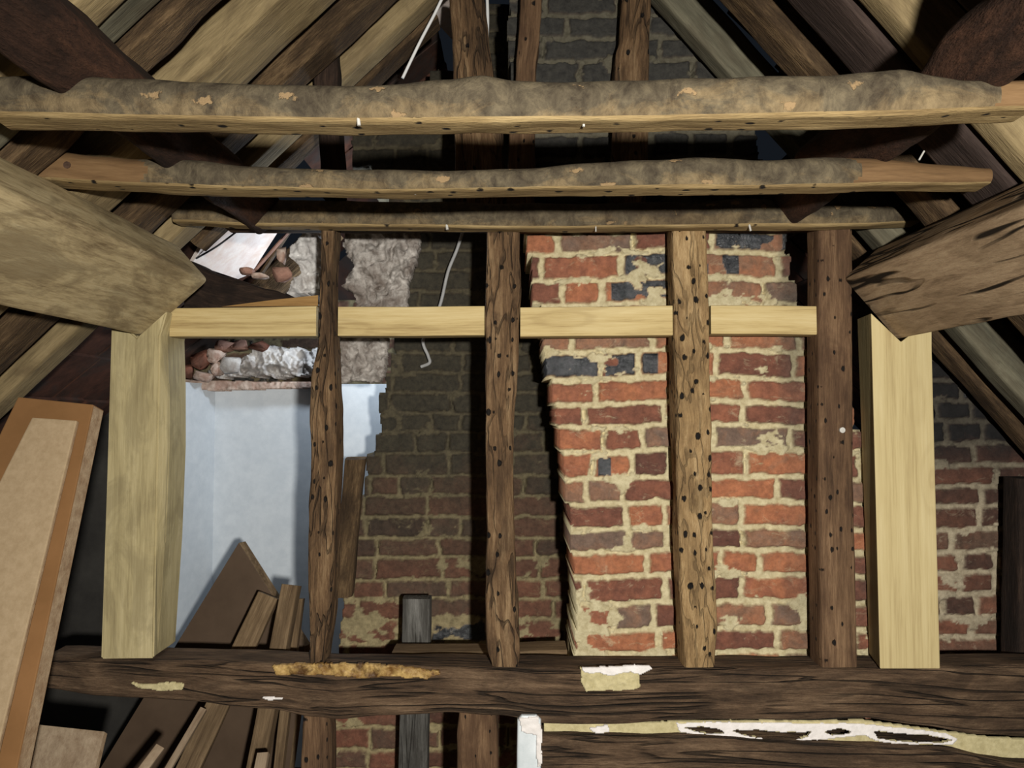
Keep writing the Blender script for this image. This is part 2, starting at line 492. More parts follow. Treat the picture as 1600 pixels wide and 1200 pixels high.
def upright(name, rows, Yf, depth, mats, step=0.012, **kw):
    """a post traced by rows (py, x_left, x_right) on the plane Y = Yf"""
    tab = []
    for (py, xl, xr) in rows:
        a, b = P(xl, py, Yf), P(xr, py, Yf)
        tab.append(((a.z + b.z) / 2, a.x, b.x))
    tab.sort()
    z0, z1 = tab[0][0], tab[-1][0]
    ns = max(2, int((z1 - z0) / step))
    st = []
    for i in range(ns + 1):
        z = z0 + (z1 - z0) * i / ns
        xl, xr = interp(tab, z)
        st.append((Vector(((xl + xr) / 2, Yf + depth / 2, z)), Vector(((xr - xl) / 2, 0, 0)), Vector((0, depth / 2, 0))))
    return sweep(name, st, mats, **kw)


def level(name, cols, Yf, depth, mats, step=0.012, **kw):
    """a beam traced by columns (px, y_top, y_bottom) on the plane Y = Yf"""
    tab = []
    for (px, yt, yb) in cols:
        a, b = P(px, yt, Yf), P(px, yb, Yf)
        tab.append(((a.x + b.x) / 2, a.z, b.z))
    tab.sort()
    x0, x1 = tab[0][0], tab[-1][0]
    ns = max(2, int((x1 - x0) / step))
    st = []
    for i in range(ns + 1):
        x = x0 + (x1 - x0) * i / ns
        zt, zb = interp(tab, x)
        st.append((Vector((x, Yf + depth / 2, (zt + zb) / 2)), Vector((0, depth / 2, 0)), Vector((0, 0, (zt - zb) / 2))))
    return sweep(name, st, mats, **kw)


def straight(name, p0, p1, A, B, mats, step=0.02, taper=1.0, **kw):
    p0, p1, A, B = Vector(p0), Vector(p1), Vector(A), Vector(B)
    ns = max(2, int((p1 - p0).length / step))
    st = [(p0.lerp(p1, i / ns), A * (1 + (taper - 1) * i / ns), B * (1 + (taper - 1) * i / ns)) for i in range(ns + 1)]
    return sweep(name, st, mats, **kw)


def prism(name, front, off, mats, bevel=0.003, parent=None, slots=None, axis=None, smooth=False):
    """front: list of world points of a planar outline; off: vector or list of vectors to the back outline"""
    bm = bmesh.new()
    fv = [bm.verts.new(p) for p in front]
    n = len(front)
    offs = off if isinstance(off, list) else [off] * n
    bv = [bm.verts.new(Vector(p) + Vector(o)) for p, o in zip(front, offs)]
    ff = [bm.faces.new(fv), bm.faces.new(list(reversed(bv)))]
    ff[0].material_index = slots[0] if slots else 0
    ff[1].material_index = slots[0] if slots else 0
    for i in range(n):
        j = (i + 1) % n
        f = bm.faces.new((fv[j], fv[i], bv[i], bv[j]))
        f.material_index = slots[1 + i] if slots and 1 + i < len(slots) else (slots[-1] if slots else 0)
    bmesh.ops.recalc_face_normals(bm, faces=bm.faces)
    if bevel:
        bmesh.ops.bevel(bm, geom=list(bm.edges), offset=bevel, segments=2, affect='EDGES', profile=0.6, clamp_overlap=True)
    me = bpy.data.meshes.new(name)
    bm.to_mesh(me)
    bm.free()
    for m in (mats if isinstance(mats, (list, tuple)) else [mats]):
        me.materials.append(m)
    ax = Vector(axis or (0, 0, 1)).normalized()
    u = ax.orthogonal().normalized()
    w = ax.cross(u)
    at = me.attributes.new('gc', 'FLOAT_VECTOR', 'POINT')
    at.data.foreach_set('vector', np.array([(v.co.dot(ax), v.co.dot(u), v.co.dot(w)) for v in me.vertices], dtype=np.float32).ravel())
    me.polygons.foreach_set('use_smooth', [smooth] * len(me.polygons))
    o = bpy.data.objects.new(name, me)
    col.objects.link(o)
    if parent is not None:
        o.parent = parent
    return o


def tube(name, pts, r, mat, parent=None, n=8):
    """round cable through points, Catmull-Rom smoothed"""
    pts = [Vector(p) for p in pts]
    q = [pts[0]] + pts + [pts[-1]]
    path = []
    for i in range(1, len(q) - 2):
        for k in range(8):
            t = k / 8
            a, b, c, d = q[i - 1], q[i], q[i + 1], q[i + 2]
            path.append(0.5 * ((2 * b) + (c - a) * t + (2 * a - 5 * b + 4 * c - d) * t * t + (3 * b - a - 3 * c + d) * t ** 3))
    path.append(pts[-1])
    st = []
    for i, p in enumerate(path):
        d = (path[min(i + 1, len(path) - 1)] - path[max(i - 1, 0)]).normalized()
        u = d.cross(Vector((0.3, 1, 0.1))).normalized()
        st.append((p, u * r, d.cross(u) * r))
    return sweep(name, st, mat, n=n, e=2.0, amp=0.0, parent=parent)


# ------------------------------------------------------------------ height-field surfaces (brick, mortar, torn lime)
def hash_grid(seed, n=256):
    return np.random.RandomState(seed).rand(n, n)


def vnoise(x, y, seed=0):
    G = hash_grid(seed)
    xi, yi = np.floor(x).astype(int), np.floor(y).astype(int)
    fx, fy = x - xi, y - yi
    fx, fy = fx * fx * (3 - 2 * fx), fy * fy * (3 - 2 * fy)
    a, b = G[xi % 256, yi % 256], G[(xi + 1) % 256, yi % 256]
    c, d = G[xi % 256, (yi + 1) % 256], G[(xi + 1) % 256, (yi + 1) % 256]
    return (a * (1 - fx) + b * fx) * (1 - fy) + (c * (1 - fx) + d * fx) * fy


def fbm(x, y, seed=0, oct=4, gain=0.5):
    t, a, s = 0, 1.0, 0
    for o in range(oct):
        t = t + a * vnoise(x * 2 ** o, y * 2 ** o, seed + o * 13)
        s += a
        a *= gain
    return t / s


def sstep(a, b, x):
    t = np.clip((x - a) / (b - a), 0, 1)
    return t * t * (3 - 2 * t)


def field_mesh(name, X, Y, Z, mask, thick, mats, parent=None, attrs=None):
    """grid surface facing -Y with its outline walled back by thick"""
    nz, nx = X.shape
    cell = mask[:-1, :-1] & mask[1:, :-1] & mask[:-1, 1:] & mask[1:, 1:]
    idx = np.arange(nz * nx).reshape(nz, nx)
    a, b, c, d = idx[:-1, :-1][cell], idx[:-1, 1:][cell], idx[1:, 1:][cell], idx[1:, :-1][cell]
    quads = np.stack([a, b, c, d], 1)
    V = np.stack([X.ravel(), Y.ravel(), Z.ravel()], 1)
    pad = np.pad(cell, 1)
    walls = []
    yy, xx = np.nonzero(cell)
    for dy, dx, e in ((-1, 0, (0, 1)), (0, 1, (1, 2)), (1, 0, (2, 3)), (0, -1, (3, 0))):
        open_ = ~pad[yy + 1 + dy, xx + 1 + dx]
        qq = quads[open_]
        walls.append(np.stack([qq[:, e[0]], qq[:, e[1]]], 1))
    E = np.concatenate(walls)
    rim = np.unique(E)
    back = {int(v): i for i, v in enumerate(rim)}
    n0 = len(V)
    yb = float(np.max(V[np.unique(quads), 1])) + thick
    VB = V[rim].copy()
    VB[:, 1] = yb
    used = np.unique(quads)
    remap = -np.ones(n0, dtype=int)
    remap[used] = np.arange(len(used))
    verts = np.concatenate([V[used], VB])
    faces = [tuple(f) for f in remap[quads].tolist()]
    nb = len(used)
    for p, q in E.tolist():
        faces.append((int(remap[q]), int(remap[p]), nb + back[p], nb + back[q]))
    out = None
    if attrs:
        out = {}
        for k, (typ, data) in attrs.items():
            D = np.asarray(data).reshape(nz * nx, -1)
            out[k] = (typ, np.concatenate([D[used], D[rim]]))
    return mesh_obj(name, verts.tolist(), faces, mats, parent, None, True, out)


def edge_fn(tab, Y):
    """tab of (px, py) along an outline -> function z -> x at depth Y"""
    pts = sorted((P(px, py, Y).z, P(px, py, Y).x) for px, py in tab)
    zs, xs = [p[0] for p in pts], [p[1] for p in pts]
    return lambda z: np.interp(z, zs, xs)


def masonry(name, Y, box, left, right, mat, seed, course=0.068, res=0.004, thick=0.3, smear=None, soot=None,
            glaze=0.08, jit=0.02, length=0.215, raise_=0.010, parent=None, glazed_at=(), headers=0.35, hole=None, jw=0.0088):
    x0, x1, z0, z1 = box
    xs = np.arange(x0, x1 + res, res)
    zs = np.arange(z0, z1 + res, res)
    X, Z = np.meshgrid(xs, zs)
    rng = np.random.RandomState(seed)
    wx = X + (fbm(X * 22, Z * 22, seed + 1, 3) - 0.5) * 0.016
    wz = Z + (fbm(X * 20, Z * 26, seed + 2, 3) - 0.5) * 0.013 + (fbm(X * 2.0, Z * 0.5, seed + 3, 2) - 0.5) * 0.024
    nrow = int((z1 - z0) / course) + 3
    zb = z0 - course + np.arange(nrow + 1) * course + np.concatenate([[0], (rng.rand(nrow) - 0.5) * course * 0.14])
    row = np.clip(np.searchsorted(zb, wz) - 1, 0, nrow - 1)
    dz = np.minimum(wz - zb[row], zb[row + 1] - wz)
    dx = np.zeros_like(X)
    rnd = np.zeros_like(X)
    gl = np.zeros_like(X)
    lean = np.zeros_like(X)
    opn = np.zeros_like(X)
    bid = np.zeros(X.shape, dtype=int)
    rowjl, rowjr = np.zeros(nrow), np.zeros(nrow)
    for r in range(nrow):
        xb = [x0 - rng.rand() * length - 0.1]
        while xb[-1] < x1 + length:
            xb.append(xb[-1] + (length if rng.rand() > headers else length * 0.5) * (0.93 + 0.14 * rng.rand()))
        xb = np.array(xb)
        rv, gv, lv = rng.rand(len(xb)), rng.rand(len(xb)) < glaze, (rng.rand(len(xb)) - 0.5)
        sel = row == r
        w = wx[sel]
        ci = np.clip(np.searchsorted(xb, w) - 1, 0, len(xb) - 2)
        dx[sel] = np.minimum(w - xb[ci], xb[ci + 1] - w)
        ov = rng.rand(len(xb)) < 0.22
        opn[sel] = ov[ci + ((w - xb[ci]) > (xb[ci + 1] - w))]
        rnd[sel] = rv[ci]
        bid[sel] = r * 1000 + ci
        gl[sel] = gv[ci]
        lean[sel] = lv[ci]
        rowjl[r], rowjr[r] = (rng.rand() - 0.5) * jit * 2, (rng.rand() - 0.5) * jit * 2
    for (gx, gz, rx, rz) in glazed_at:
        iz, ix = int(round((gz - z0) / res)), int(round((gx - x0) / res))
        gl = np.maximum(gl, ((bid == bid[iz, ix]) & (np.abs(X - gx) < rx * 1.6)) * 1.0)
    d = np.minimum(dx * 0.9, dz)
    edge = d + (fbm(X * 60, Z * 60, seed + 4, 3) - 0.5) * 0.010
    body = sstep(jw - 0.003, jw + 0.003, edge)
    mo = 1 - sstep(jw - 0.003, jw + 0.002, edge)
    gap = (opn > 0.5) & (dx < 0.0032 + 0.006 * (fbm(X * 30, Z * 30, seed + 12, 2) - 0.5)) & (dz > 0.012)
    rough = (fbm(X * 45, Z * 45, seed + 5, 4) - 0.5)
    H = body * (raise_ + lean * 0.006) + rough * 0.008
    if smear is not None:
        thr = smear(X, Z)
        sm = fbm(X * 10, Z * 16, seed + 6, 5, 0.6) + 0.12 * (1 - sstep(0.0, 0.025, d))
        k = sstep(thr, thr + 0.03, sm)
        H = H * (1 - k) + k * (raise_ + 0.001 + (fbm(X * 30, Z * 30, seed + 7, 4) - 0.5) * 0.012)
        mo = np.maximum(mo, k)
    H = np.where(gap, H - 0.022, H)
    so = np.zeros_like(X) if soot is None else np.clip(soot(X, Z), 0, 1.5)
    L, R = left(zb[row] + course / 2), right(zb[row] + course / 2)
    # courses step along the raking sides
    wob = (fbm(X * 30, Z * 30, seed + 8, 3) - 0.5) * 0.012
    mask = (X > L + rowjl[row] + wob) & (X < R + rowjr[row] + wob)
    if hole is not None:
        mask &= ~hole(X, Z)
    gl = gl * body * (1 - mo) * (fbm(X * 14, Z * 14, seed + 9, 2) > 0.30)
    mas = np.stack([rnd, mo, so, gl], -1)
    return field_mesh(name, X, Y - H, Z, mask, thick, mat, parent, {'mas': ('FLOAT_COLOR', mas)})


def inside(px, py, poly):
    c = np.zeros(px.shape, dtype=bool)
    n = len(poly)
    for i in range(n):
        (xa, ya), (xb, yb) = poly[i], poly[(i + 1) % n]
        if ya == yb:
            continue
        t = ((ya > py) != (yb > py)) & (px < (xb - xa) * (py - ya) / (yb - ya) + xa)
        c ^= t
    return c


def relief(name, poly, Y, thick, amp, mat, seed=0, step=2.2, jag=4.0, freq=0.05, ridged=True, holes=(), parent=None, dome=0.0, slope=0.0):
    """a torn plate with the outline poly (photograph pixels) standing at depth Y"""
    xs_ = [p[0] for p in poly]
    ys_ = [p[1] for p in poly]
    gx = np.arange(min(xs_) - 6, max(xs_) + 6, step)
    gy = np.arange(max(ys_) + 6, min(ys_) - 6, -step)
    U, W = np.meshgrid(gx, gy)
    du = (fbm(U * 0.06, W * 0.06, seed + 1, 4, 0.6) - 0.5) * jag * 2
    dw = (fbm(U * 0.06, W * 0.06, seed + 2, 4, 0.6) - 0.5) * jag * 2
    m = inside(U + du, W + dw, poly)
    for h in holes:
        m &= ~inside(U + du, W + dw, h)
    n = fbm(U * freq, W * freq, seed + 3, 5, 0.55)
    if ridged:
        n2 = fbm(U * freq * 0.6 + 0.8 * n, W * freq * 0.45 + 0.8 * n, seed + 4, 4, 0.6)
        n = 0.5 * n + 0.5 * (1 - np.abs(2 * n2 - 1) * 1.6)
    H = (n - 0.4) * amp
    if dome:
        cx, cy = np.mean(xs_), np.mean(ys_)
        rr = ((U - cx) / (max(xs_) - min(xs_)) * 2) ** 2 + ((W - cy) / (max(ys_) - min(ys_)) * 2) ** 2
        H = H + dome * np.clip(1 - rr, 0, 1)
    YY = Y - H
    k = YY / (CT - (600 - W) / F_PX * ST)
    X = (U - 800) / F_PX * k
    Z = CAM_Z + (ST + (600 - W) / F_PX * CT) * k
    # grid rows must rise with z so the faces look towards -Y
    return field_mesh(name, X, YY, Z, m, thick, mat, parent)


def stone(name, c, size, mat, seed, parent=None, rough=0.35):
    rr = random.Random(int(seed * 100))
    bm = bmesh.new()
    for i in range(16):
        p = Vector((rr.uniform(-1, 1), rr.uniform(-1, 1), rr.uniform(-1, 1)))
        p *= 1.15 / max(0.5, p.length)
        bm.verts.new((p.x * size[0], p.y * size[1], p.z * size[2]))
    bmesh.ops.convex_hull(bm, input=list(bm.verts))
    bmesh.ops.delete(bm, geom=[v for v in bm.verts if not v.link_faces], context='VERTS')
    bmesh.ops.bevel(bm, geom=list(bm.edges), offset=0.15 * min(size), segments=2, affect='EDGES', clamp_overlap=True)
    bmesh.ops.subdivide_edges(bm, edges=list(bm.edges), cuts=1, use_grid_fill=True)
    sv = Vector((seed * 3.7, seed * 1.9, seed * 2.3))
    for v in bm.verts:
        v.co += v.co.normalized() * (rough * 0.35 * min(size) * mnoise.noise(v.co * 60 + sv))
    me = bpy.data.meshes.new(name)
    bm.to_mesh(me)
    bm.free()
    me.materials.append(mat)
    me.polygons.foreach_set('use_smooth', [True] * len(me.polygons))
    o = bpy.data.objects.new(name, me)
    o.location = c
    col.objects.link(o)
    if parent is not None:
        o.parent = parent
    return o


def box(name, x0, x1, y0, y1, z0, z1, mat, kind=None):
    f = [Vector((x0, y0, z0)), Vector((x1, y0, z0)), Vector((x1, y0, z1)), Vector((x0, y0, z1))]
    o = prism(name, f, Vector((0, y1 - y0, 0)), mat, bevel=0)
    if kind:
        o['kind'] = kind
    return o


# ================================================================== the setting
box('floor', -2.6, 2.6, -0.4, 4.0, -0.05, 0.0, M['void'], 'structure')
# white plastered room wall beyond the frame, with a return towards the roof side
YW = 3.2
xa, xb = P(335, 700, YW).x, P(760, 700, YW).x
ztop = P(400, 600, YW).z
box('wall_back', xa, xb, YW, YW + 0.15, 0.0, ztop, M['plaster_white'], 'structure')
c0, c1 = P(335, 700, YW), P(262, 700, 2.92)
prism('wall_side', [Vector((c0.x, YW, 0)), Vector((c1.x, 2.92, 0)), Vector((c1.x, 2.92, ztop)), Vector((c0.x, YW, ztop))],
      Vector((-0.06, 0.11, 0)), M['plaster_white'], 0)['kind'] = 'structure'
c2 = P(60, 700, 2.92)
box('wall_left', c2.x, c1.x - 0.001, 2.92, 3.03, 0, ztop, M['wall_post_shade'], 'structure')  # wall beside the post, its shade painted in as dark grey
# roof covering: left slope zl(x), right slope zr(x)
SL, SR = math.tan(math.radians(44)), math.tan(math.radians(49))
CL, CR = 2.85, 3.10


def zl(x):
    return CL + SL * x


def zr(x):
    return CR - SR * x


nl = Vector((-math.sin(math.radians(44)), 0, math.cos(math.radians(44))))
nr = Vector((math.sin(math.radians(49)), 0, math.cos(math.radians(49))))
xr_ = (CR - CL) / (SL + SR)
ridge = Vector((xr_, 0, zl(xr_)))
RT = 0.105   # rafter depth, the covering lies beyond it


def slope_pt(side, s, Y, out=0.0):
    """point on a roof slope, s metres down from the ridge"""
    a = math.radians(44 if side < 0 else 49)
    d = Vector((side * math.cos(a), 0, -math.sin(a)))
    return Vector((ridge.x, Y, ridge.z)) + d * s + (nl if side < 0 else nr) * out


def cover(side, holes):
    """one slope of tiles seen from beneath: overlapping courses on a grid with gaps left open"""
    verts, faces = [], []
    tw, th = 0.165, 0.20
    Y = 0.2
    while Y < 3.5:
        s = -0.02
        while s < 2.7:
            if not any(a < s + th / 2 < b and c < Y + tw / 2 < d for a, b, c, d in holes):
                j = random.uniform(-0.006, 0.006)
                b0 = len(verts)
                for (ds, dy, o) in ((0, 0, 0.026), (th + 0.03, 0, 0.044), (th + 0.03, tw - 0.002, 0.044), (0, tw - 0.002, 0.026)):
                    verts.append(slope_pt(side, s + ds, Y + dy, RT + o + j))
                for (ds, dy, o) in ((0, 0, 0.026), (th + 0.03, 0, 0.044), (th + 0.03, tw - 0.002, 0.044), (0, tw - 0.002, 0.026)):
                    verts.append(slope_pt(side, s + ds, Y + dy, RT + o + j + 0.014))
                for f in ((0, 1, 2, 3), (7, 6, 5, 4), (0, 4, 5, 1), (1, 5, 6, 2), (2, 6, 7, 3), (3, 7, 4, 0)):
                    faces.append(tuple(b0 + q for q in f))
            s += th
        Y += tw
    return verts, faces


random.seed(5)
V1, F1 = cover(-1, [(0.90, 1.45, 2.18, 2.98), (-0.1, 0.42, 2.08, 2.85)])
V2, F2 = cover(1, [(-0.1, 1.05, 1.95, 2.85)])
nv = len(V1)
mesh_obj('ceiling', V1 + V2, F1 + [tuple(i + nv for i in f) for f in F2], M['roof'], smooth=False)['kind'] = 'structure'

# far gable end under the roof
prism('wall_gable', [Vector((x, 3.42, z)) for x, z in ((-1.95, 0), (1.75, 0), (1.75, zr(1.75) + 0.14), (ridge.x, ridge.z + 0.14), (-1.95, zl(-1.95) + 0.13))],
      Vector((0, 0.08, 0)), M['roof'], 0)['kind'] = 'structure'

# gable brickwork at the far end, seen to the side of the pale post
def gable_darkening(X, Z):
    return (Z - 1.22) * 4.0 + 0.15  # gable brick gets darker with height


YG = 2.24
gb = P(1405, 700, YG).x
gbr = P(1660, 700, YG).x
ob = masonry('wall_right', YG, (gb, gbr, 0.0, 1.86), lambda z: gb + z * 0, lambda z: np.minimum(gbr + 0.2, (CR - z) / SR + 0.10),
             M['brick_gable'], 31, course=0.064, res=0.005, thick=0.1, soot=gable_darkening, headers=0.5, glaze=0.05,
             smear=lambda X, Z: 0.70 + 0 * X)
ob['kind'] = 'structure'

# ================================================================== chimney stacks
YL = 2.47
eL = edge_fn([(760, 20), (752, 60), (745, 100), (700, 112), (620, 150), (552, 200), (548, 255), (600, 300), (648, 350), (655, 375),
              (640, 430), (628, 480), (612, 540), (603, 590), (590, 650), (575, 720), (560, 790), (546, 850), (534, 900), (527, 1030), (505, 1200), (480, 1370)], YL)
xm = P(925, 700, YL).x


def soot_left(X, Z):
    a = (Z - 0.95) * 1.30 + 0.38
    a = a + sstep(0.05, 0.2, X) * 0.18 - sstep(2.02, 2.2, Z) * 0.30
    a = a - sstep(1.86, 1.98, Z) * sstep(-0.18, -0.32, X) * 0.75
    return a


chl = masonry('chimney_stack', YL, (P(470, 1370, YL).x, xm, 0.0, P(760, 10, YL).z), eL, lambda z: xm + 0.5 + z * 0,
              M['brick_sooty'], 11, course=0.0685, res=0.005, thick=0.28, soot=soot_left, headers=0.4, glaze=0.03, jit=0.012, jw=0.0068,
              smear=lambda X, Z: 0.72 - 0.06 * sstep(1.1, 0.8, Z))
tag(chl, 'recessed sooty brick stack with a raking edge, beyond the three old studs', 'chimney')

YR = 2.075
eR = edge_fn([(800, -20), (797, 60), (798, 110), (802, 190), (812, 300), (818, 360), (826, 400), (834, 440), (838, 480), (848, 520), (855, 570), (863, 620),
              (869, 690), (877, 740), (884, 800), (890, 850), (897, 885), (904, 905), (900, 940), (898, 1030), (898, 1250)], YR)
eRR = edge_fn([(1106, -20), (1106, 105), (1150, 150), (1178, 195), (1200, 300), (1222, 356), (1230, 400), (1236, 440), (1250, 475), (1262, 520), (1290, 600),
               (1330, 640), (1352, 700), (1357, 830), (1358, 1250)], YR)


def soot_right(X, Z):
    x1230 = P(1225, 600, YR).x
    streak = sstep(x1230 - 0.03, x1230 + 0.005, X) * (0.25 + 0.45 * sstep(1.35, 1.75, Z)) * (0.5 + fbm(X * 25, Z * 2, 5, 3))
    top = sstep(2.0, 2.1, Z) * 1.3
    return 0.10 * sstep(1.2, 1.9, Z) + streak * 0.8 + top


def smear_right(X, Z):
    xs0 = P(905, 950, YR).x
    low = sstep(1.18, 0.9, Z)
    t = 0.70 - 0.06 * low - 0.20 * sstep(1.12, 0.98, Z) * sstep(xs0 + 0.20, xs0 + 0.05, X)
    t = t - 0.09 * sstep(1.75, 1.95, Z) * sstep(2.02, 1.97, Z)
    return t


def ga(px, py, rx, rz):
    p = P(px, py, YR)
    return (p.x, p.z, rx, rz)


chr_ = masonry('chimney_stack', YR, (P(790, 600, YR).x, P(1362, 600, YR).x, 0.0, P(900, -30, YR).z), eR, eRR,
               M['brick_front'], 23, course=0.0695, res=0.0036, thick=0.26, soot=soot_right, headers=0.30, glaze=0.03, jit=0.010,
               smear=smear_right, raise_=0.012,
               glazed_at=[ga(988, 402, 0.045, 0.028), ga(1028, 400, 0.03, 0.026), ga(1008, 468, 0.06, 0.02), ga(890, 590, 0.055, 0.03),
                          ga(1195, 395, 0.05, 0.03), ga(1140, 395, 0.025, 0.025), ga(1128, 430, 0.028, 0.026), ga(990, 590, 0.05, 0.02), ga(1000, 552, 0.03, 0.025),
                          ga(944, 745, 0.012, 0.03), ga(1113, 688, 0.02, 0.03)])
tag(chr_, 'projecting red brick stack with cream mortar, its ragged edge facing the sooty stack', 'chimney')

# ================================================================== old frame: tie beam, studs, rails
YT = 1.94
tie = level('tie_beam', [(60, 1030, 1076), (150, 1031, 1090), (280, 1034, 1098), (420, 1037, 1110), (490, 1040, 1124), (530, 1041, 1130), (600, 1042, 1122), (700, 1043, 1115), (780, 1045, 1121),
                         (850, 1046, 1133), (950, 1046, 1136), (1100, 1045, 1129), (1200, 1046, 1127), (1350, 1046, 1127), (1450, 1045, 1140), (1530, 1043, 1152),
                         (1600, 1042, 1156), (1760, 1040, 1160)], YT, 0.125, M['beam_dark'], n=40, e=7, amp=0.006, freq=(4, 20), seed=1)
tag(tie, 'long dark oak tie beam carrying the studs and posts', 'beam')


def on_beam(name, poly, seed, mat, amp=0.006, Y=YT - 0.004, label=None, thick=0.01, **kw):
    o = relief(name, poly, Y, thick, amp, mat, seed, step=1.6, jag=3.0, freq=0.09, parent=tie, **kw)
    if label:
        o['label'] = label
    return o


on_beam('mortar_patch', [(906, 1044), (1000, 1042), (1002, 1074), (990, 1080), (915, 1080), (907, 1066)], 3, M['mortar_cream'], 0.010, YT - 0.008, 'cream mortar patch')
on_beam('filler_skin', [(908, 1043), (1015, 1040), (1020, 1047), (1002, 1056), (985, 1052), (960, 1055), (915, 1052)], 4, M['filler_white'], 0.006, YT - 0.020, 'white filler along the patch')
on_beam('split_strip', [(423, 1039), (520, 1036), (610, 1040), (688, 1049), (690, 1055), (664, 1062), (620, 1058), (560, 1060), (500, 1055), (430, 1056)], 5, M['resin'], 0.012, YT - 0.006, 'amber split strip')
on_beam('plaster_flake', [(200, 1067), (232, 1070), (268, 1065), (288, 1068), (284, 1077), (255, 1080), (222, 1078)], 6, M['mortar_cream'], 0.006, YT - 0.006, 'cream plaster flake')
on_beam('plaster_flake', [(405, 1088), (445, 1090), (440, 1094), (418, 1095)], 7, M['filler_white'], 0.004, YT - 0.006, 'white plaster flake')

YS = 1.95
DS = 0.085
studs = [
    ('stud', [(352, 501, 523), (420, 501, 519), (470, 498, 518), (530, 495, 521), (590, 485, 524), (640, 482, 526), (720, 485, 526), (800, 481, 523), (900, 480, 520), (960, 482, 516), (1036, 485, 505)],
     M['stud_dark'], 'old dark stud in front of the white plaster wall'),
    ('stud', [(352, 762, 812), (420, 759, 813), (470, 758, 812), (560, 758, 808), (690, 759, 802), (800, 760, 803), (900, 758, 806), (960, 758, 811), (1015, 760, 813), (1042, 767, 809)],
     M['stud_dark'], 'old pitted brown stud in front of the sooty brick stack'),
    ('stud', [(352, 1051, 1105), (480, 1053, 1110), (700, 1057, 1112), (800, 1060, 1115), (900, 1063, 1118), (980, 1066, 1123), (1043, 1069, 1119)],
     M['stud_tan'], 'tan stud dotted with dark nail holes in front of red brick'),
    ('stud', [(352, 1279, 1333), (600, 1279, 1334), (800, 1280, 1336), (1043, 1284, 1342)],
     M['stud_brown'], 'reddish brown stud with a bright screw, beside the pale post'),
]
stud_objs = []
for i, (nm, rows, mt, lab) in enumerate(studs):
    o = upright(nm, rows, YS, DS, mt, step=0.008, n=44, e=9, amp=0.0045 if i < 3 else 0.002, freq=(9, 30), seed=10 + i)
    tag(o, lab, 'stud', 'old wall studs')
    stud_objs.append(o)
# screw in the fourth stud
sc = P(1315, 672, YS)
tube('screw', [sc + Vector((0, 0.004, 0)), sc + Vector((0, -0.006, 0))], 0.0075, M['steel'], stud_objs[3], 12)['label'] = 'bright steel screw head'

nog = [
    ([(265, 481, 526), (380, 480, 526), (494, 478, 525)], 'pale oak rail between the tall pale post and the first stud', 'mid'),
    ([(528, 479, 525), (640, 479, 525), (757, 478, 524)], 'pale oak rail crossing in front of the grey cable', 'mid'),
    ([(813, 480, 526), (930, 479, 525), (1051, 477, 524)], 'pale oak rail between the pitted stud and the tan stud', 'mid'),
    ([(1111, 477, 522), (1200, 477, 522), (1276, 478, 523)], 'short pale oak rail with streaked grain beside the reddish stud', 'mid'),
]
for i, (cols_, lab, _) in enumerate(nog):
    o = level('rail', cols_, YS + 0.012, 0.055, M['oak_nog'], step=0.02, n=32, e=22, amp=0.0006, seed=30 + i)
    tag(o, lab, 'rail', 'new oak rails')

# wedge board lying on the first rail and the dark plate behind it
w = prism('wedge', [P(345, 479, 2.03), P(497, 478, 2.03), P(497, 461, 2.03), P(430, 468, 2.03)], Vector((0, 0.05, 0)), M['wedge'], 0.001, axis=(1, 0, 0))
tag(w, 'orange pine wedge lying on the pale rail', 'wedge')
pl = level('wall_plate', [(288, 404, 492), (345, 430, 500), (420, 450, 500), (476, 468, 500)], 2.17, 0.12, M['beam_black'], n=28, e=6, amp=0.008, seed=41)
tag(pl, 'dark old sloping timber under the bright roof gap', 'beam')

# top rail hidden behind the rearmost pole: studs below meet it, upper studs stand on it
tr = level('top_rail', [(350, 322, 356), (800, 322, 356), (1305, 322, 356)], 1.985, 0.068, M['beam_dark'], n=24, e=8, amp=0.003, seed=42)
tag(tr, 'dark head rail above the studs, mostly behind a pole', 'rail')

YU = 1.985
ups = [
    ([(306, 502, 535), (258, 498, 533), (190, 494, 530), (118, 487, 527), (70, 497, 524), (36, 506, 520)], M['beam_black'], 'slim blackened upper stud with a pale cord beside it'),
    ([(322, 713, 788), (250, 711, 786), (185, 709, 784), (110, 707, 771), (60, 705, 764), (0, 703, 757), (-12, 702, 755)], M['stud_dark'], 'broad rough upper stud with a white cable beside it'),
    ([(322, 792, 836), (250, 793, 836), (185, 797, 836), (110, 806, 838), (60, 810, 843), (0, 813, 846), (-12, 814, 847)], M['stud_brown'], 'narrow smooth upper stud in front of grey brick'),
    ([(322, 956, 1010), (250, 958, 1014), (185, 960, 1014), (110, 960, 1014), (85, 962, 1015), (60, 969, 1016), (0, 972, 1018), (-12, 972, 1018)], M['stud_dark'], 'waisted dark upper stud in front of blackened brick'),
]
for i, (rows, mt, lab) in enumerate(ups):
    o = upright('upper_stud', rows, 1.893 if i == 0 else YU, 0.065 if i == 0 else 0.07, mt, step=0.01, n=36, e=6, amp=0.005, freq=(9, 26), seed=50 + i)
    tag(o, lab, 'stud', 'upper studs above the poles')

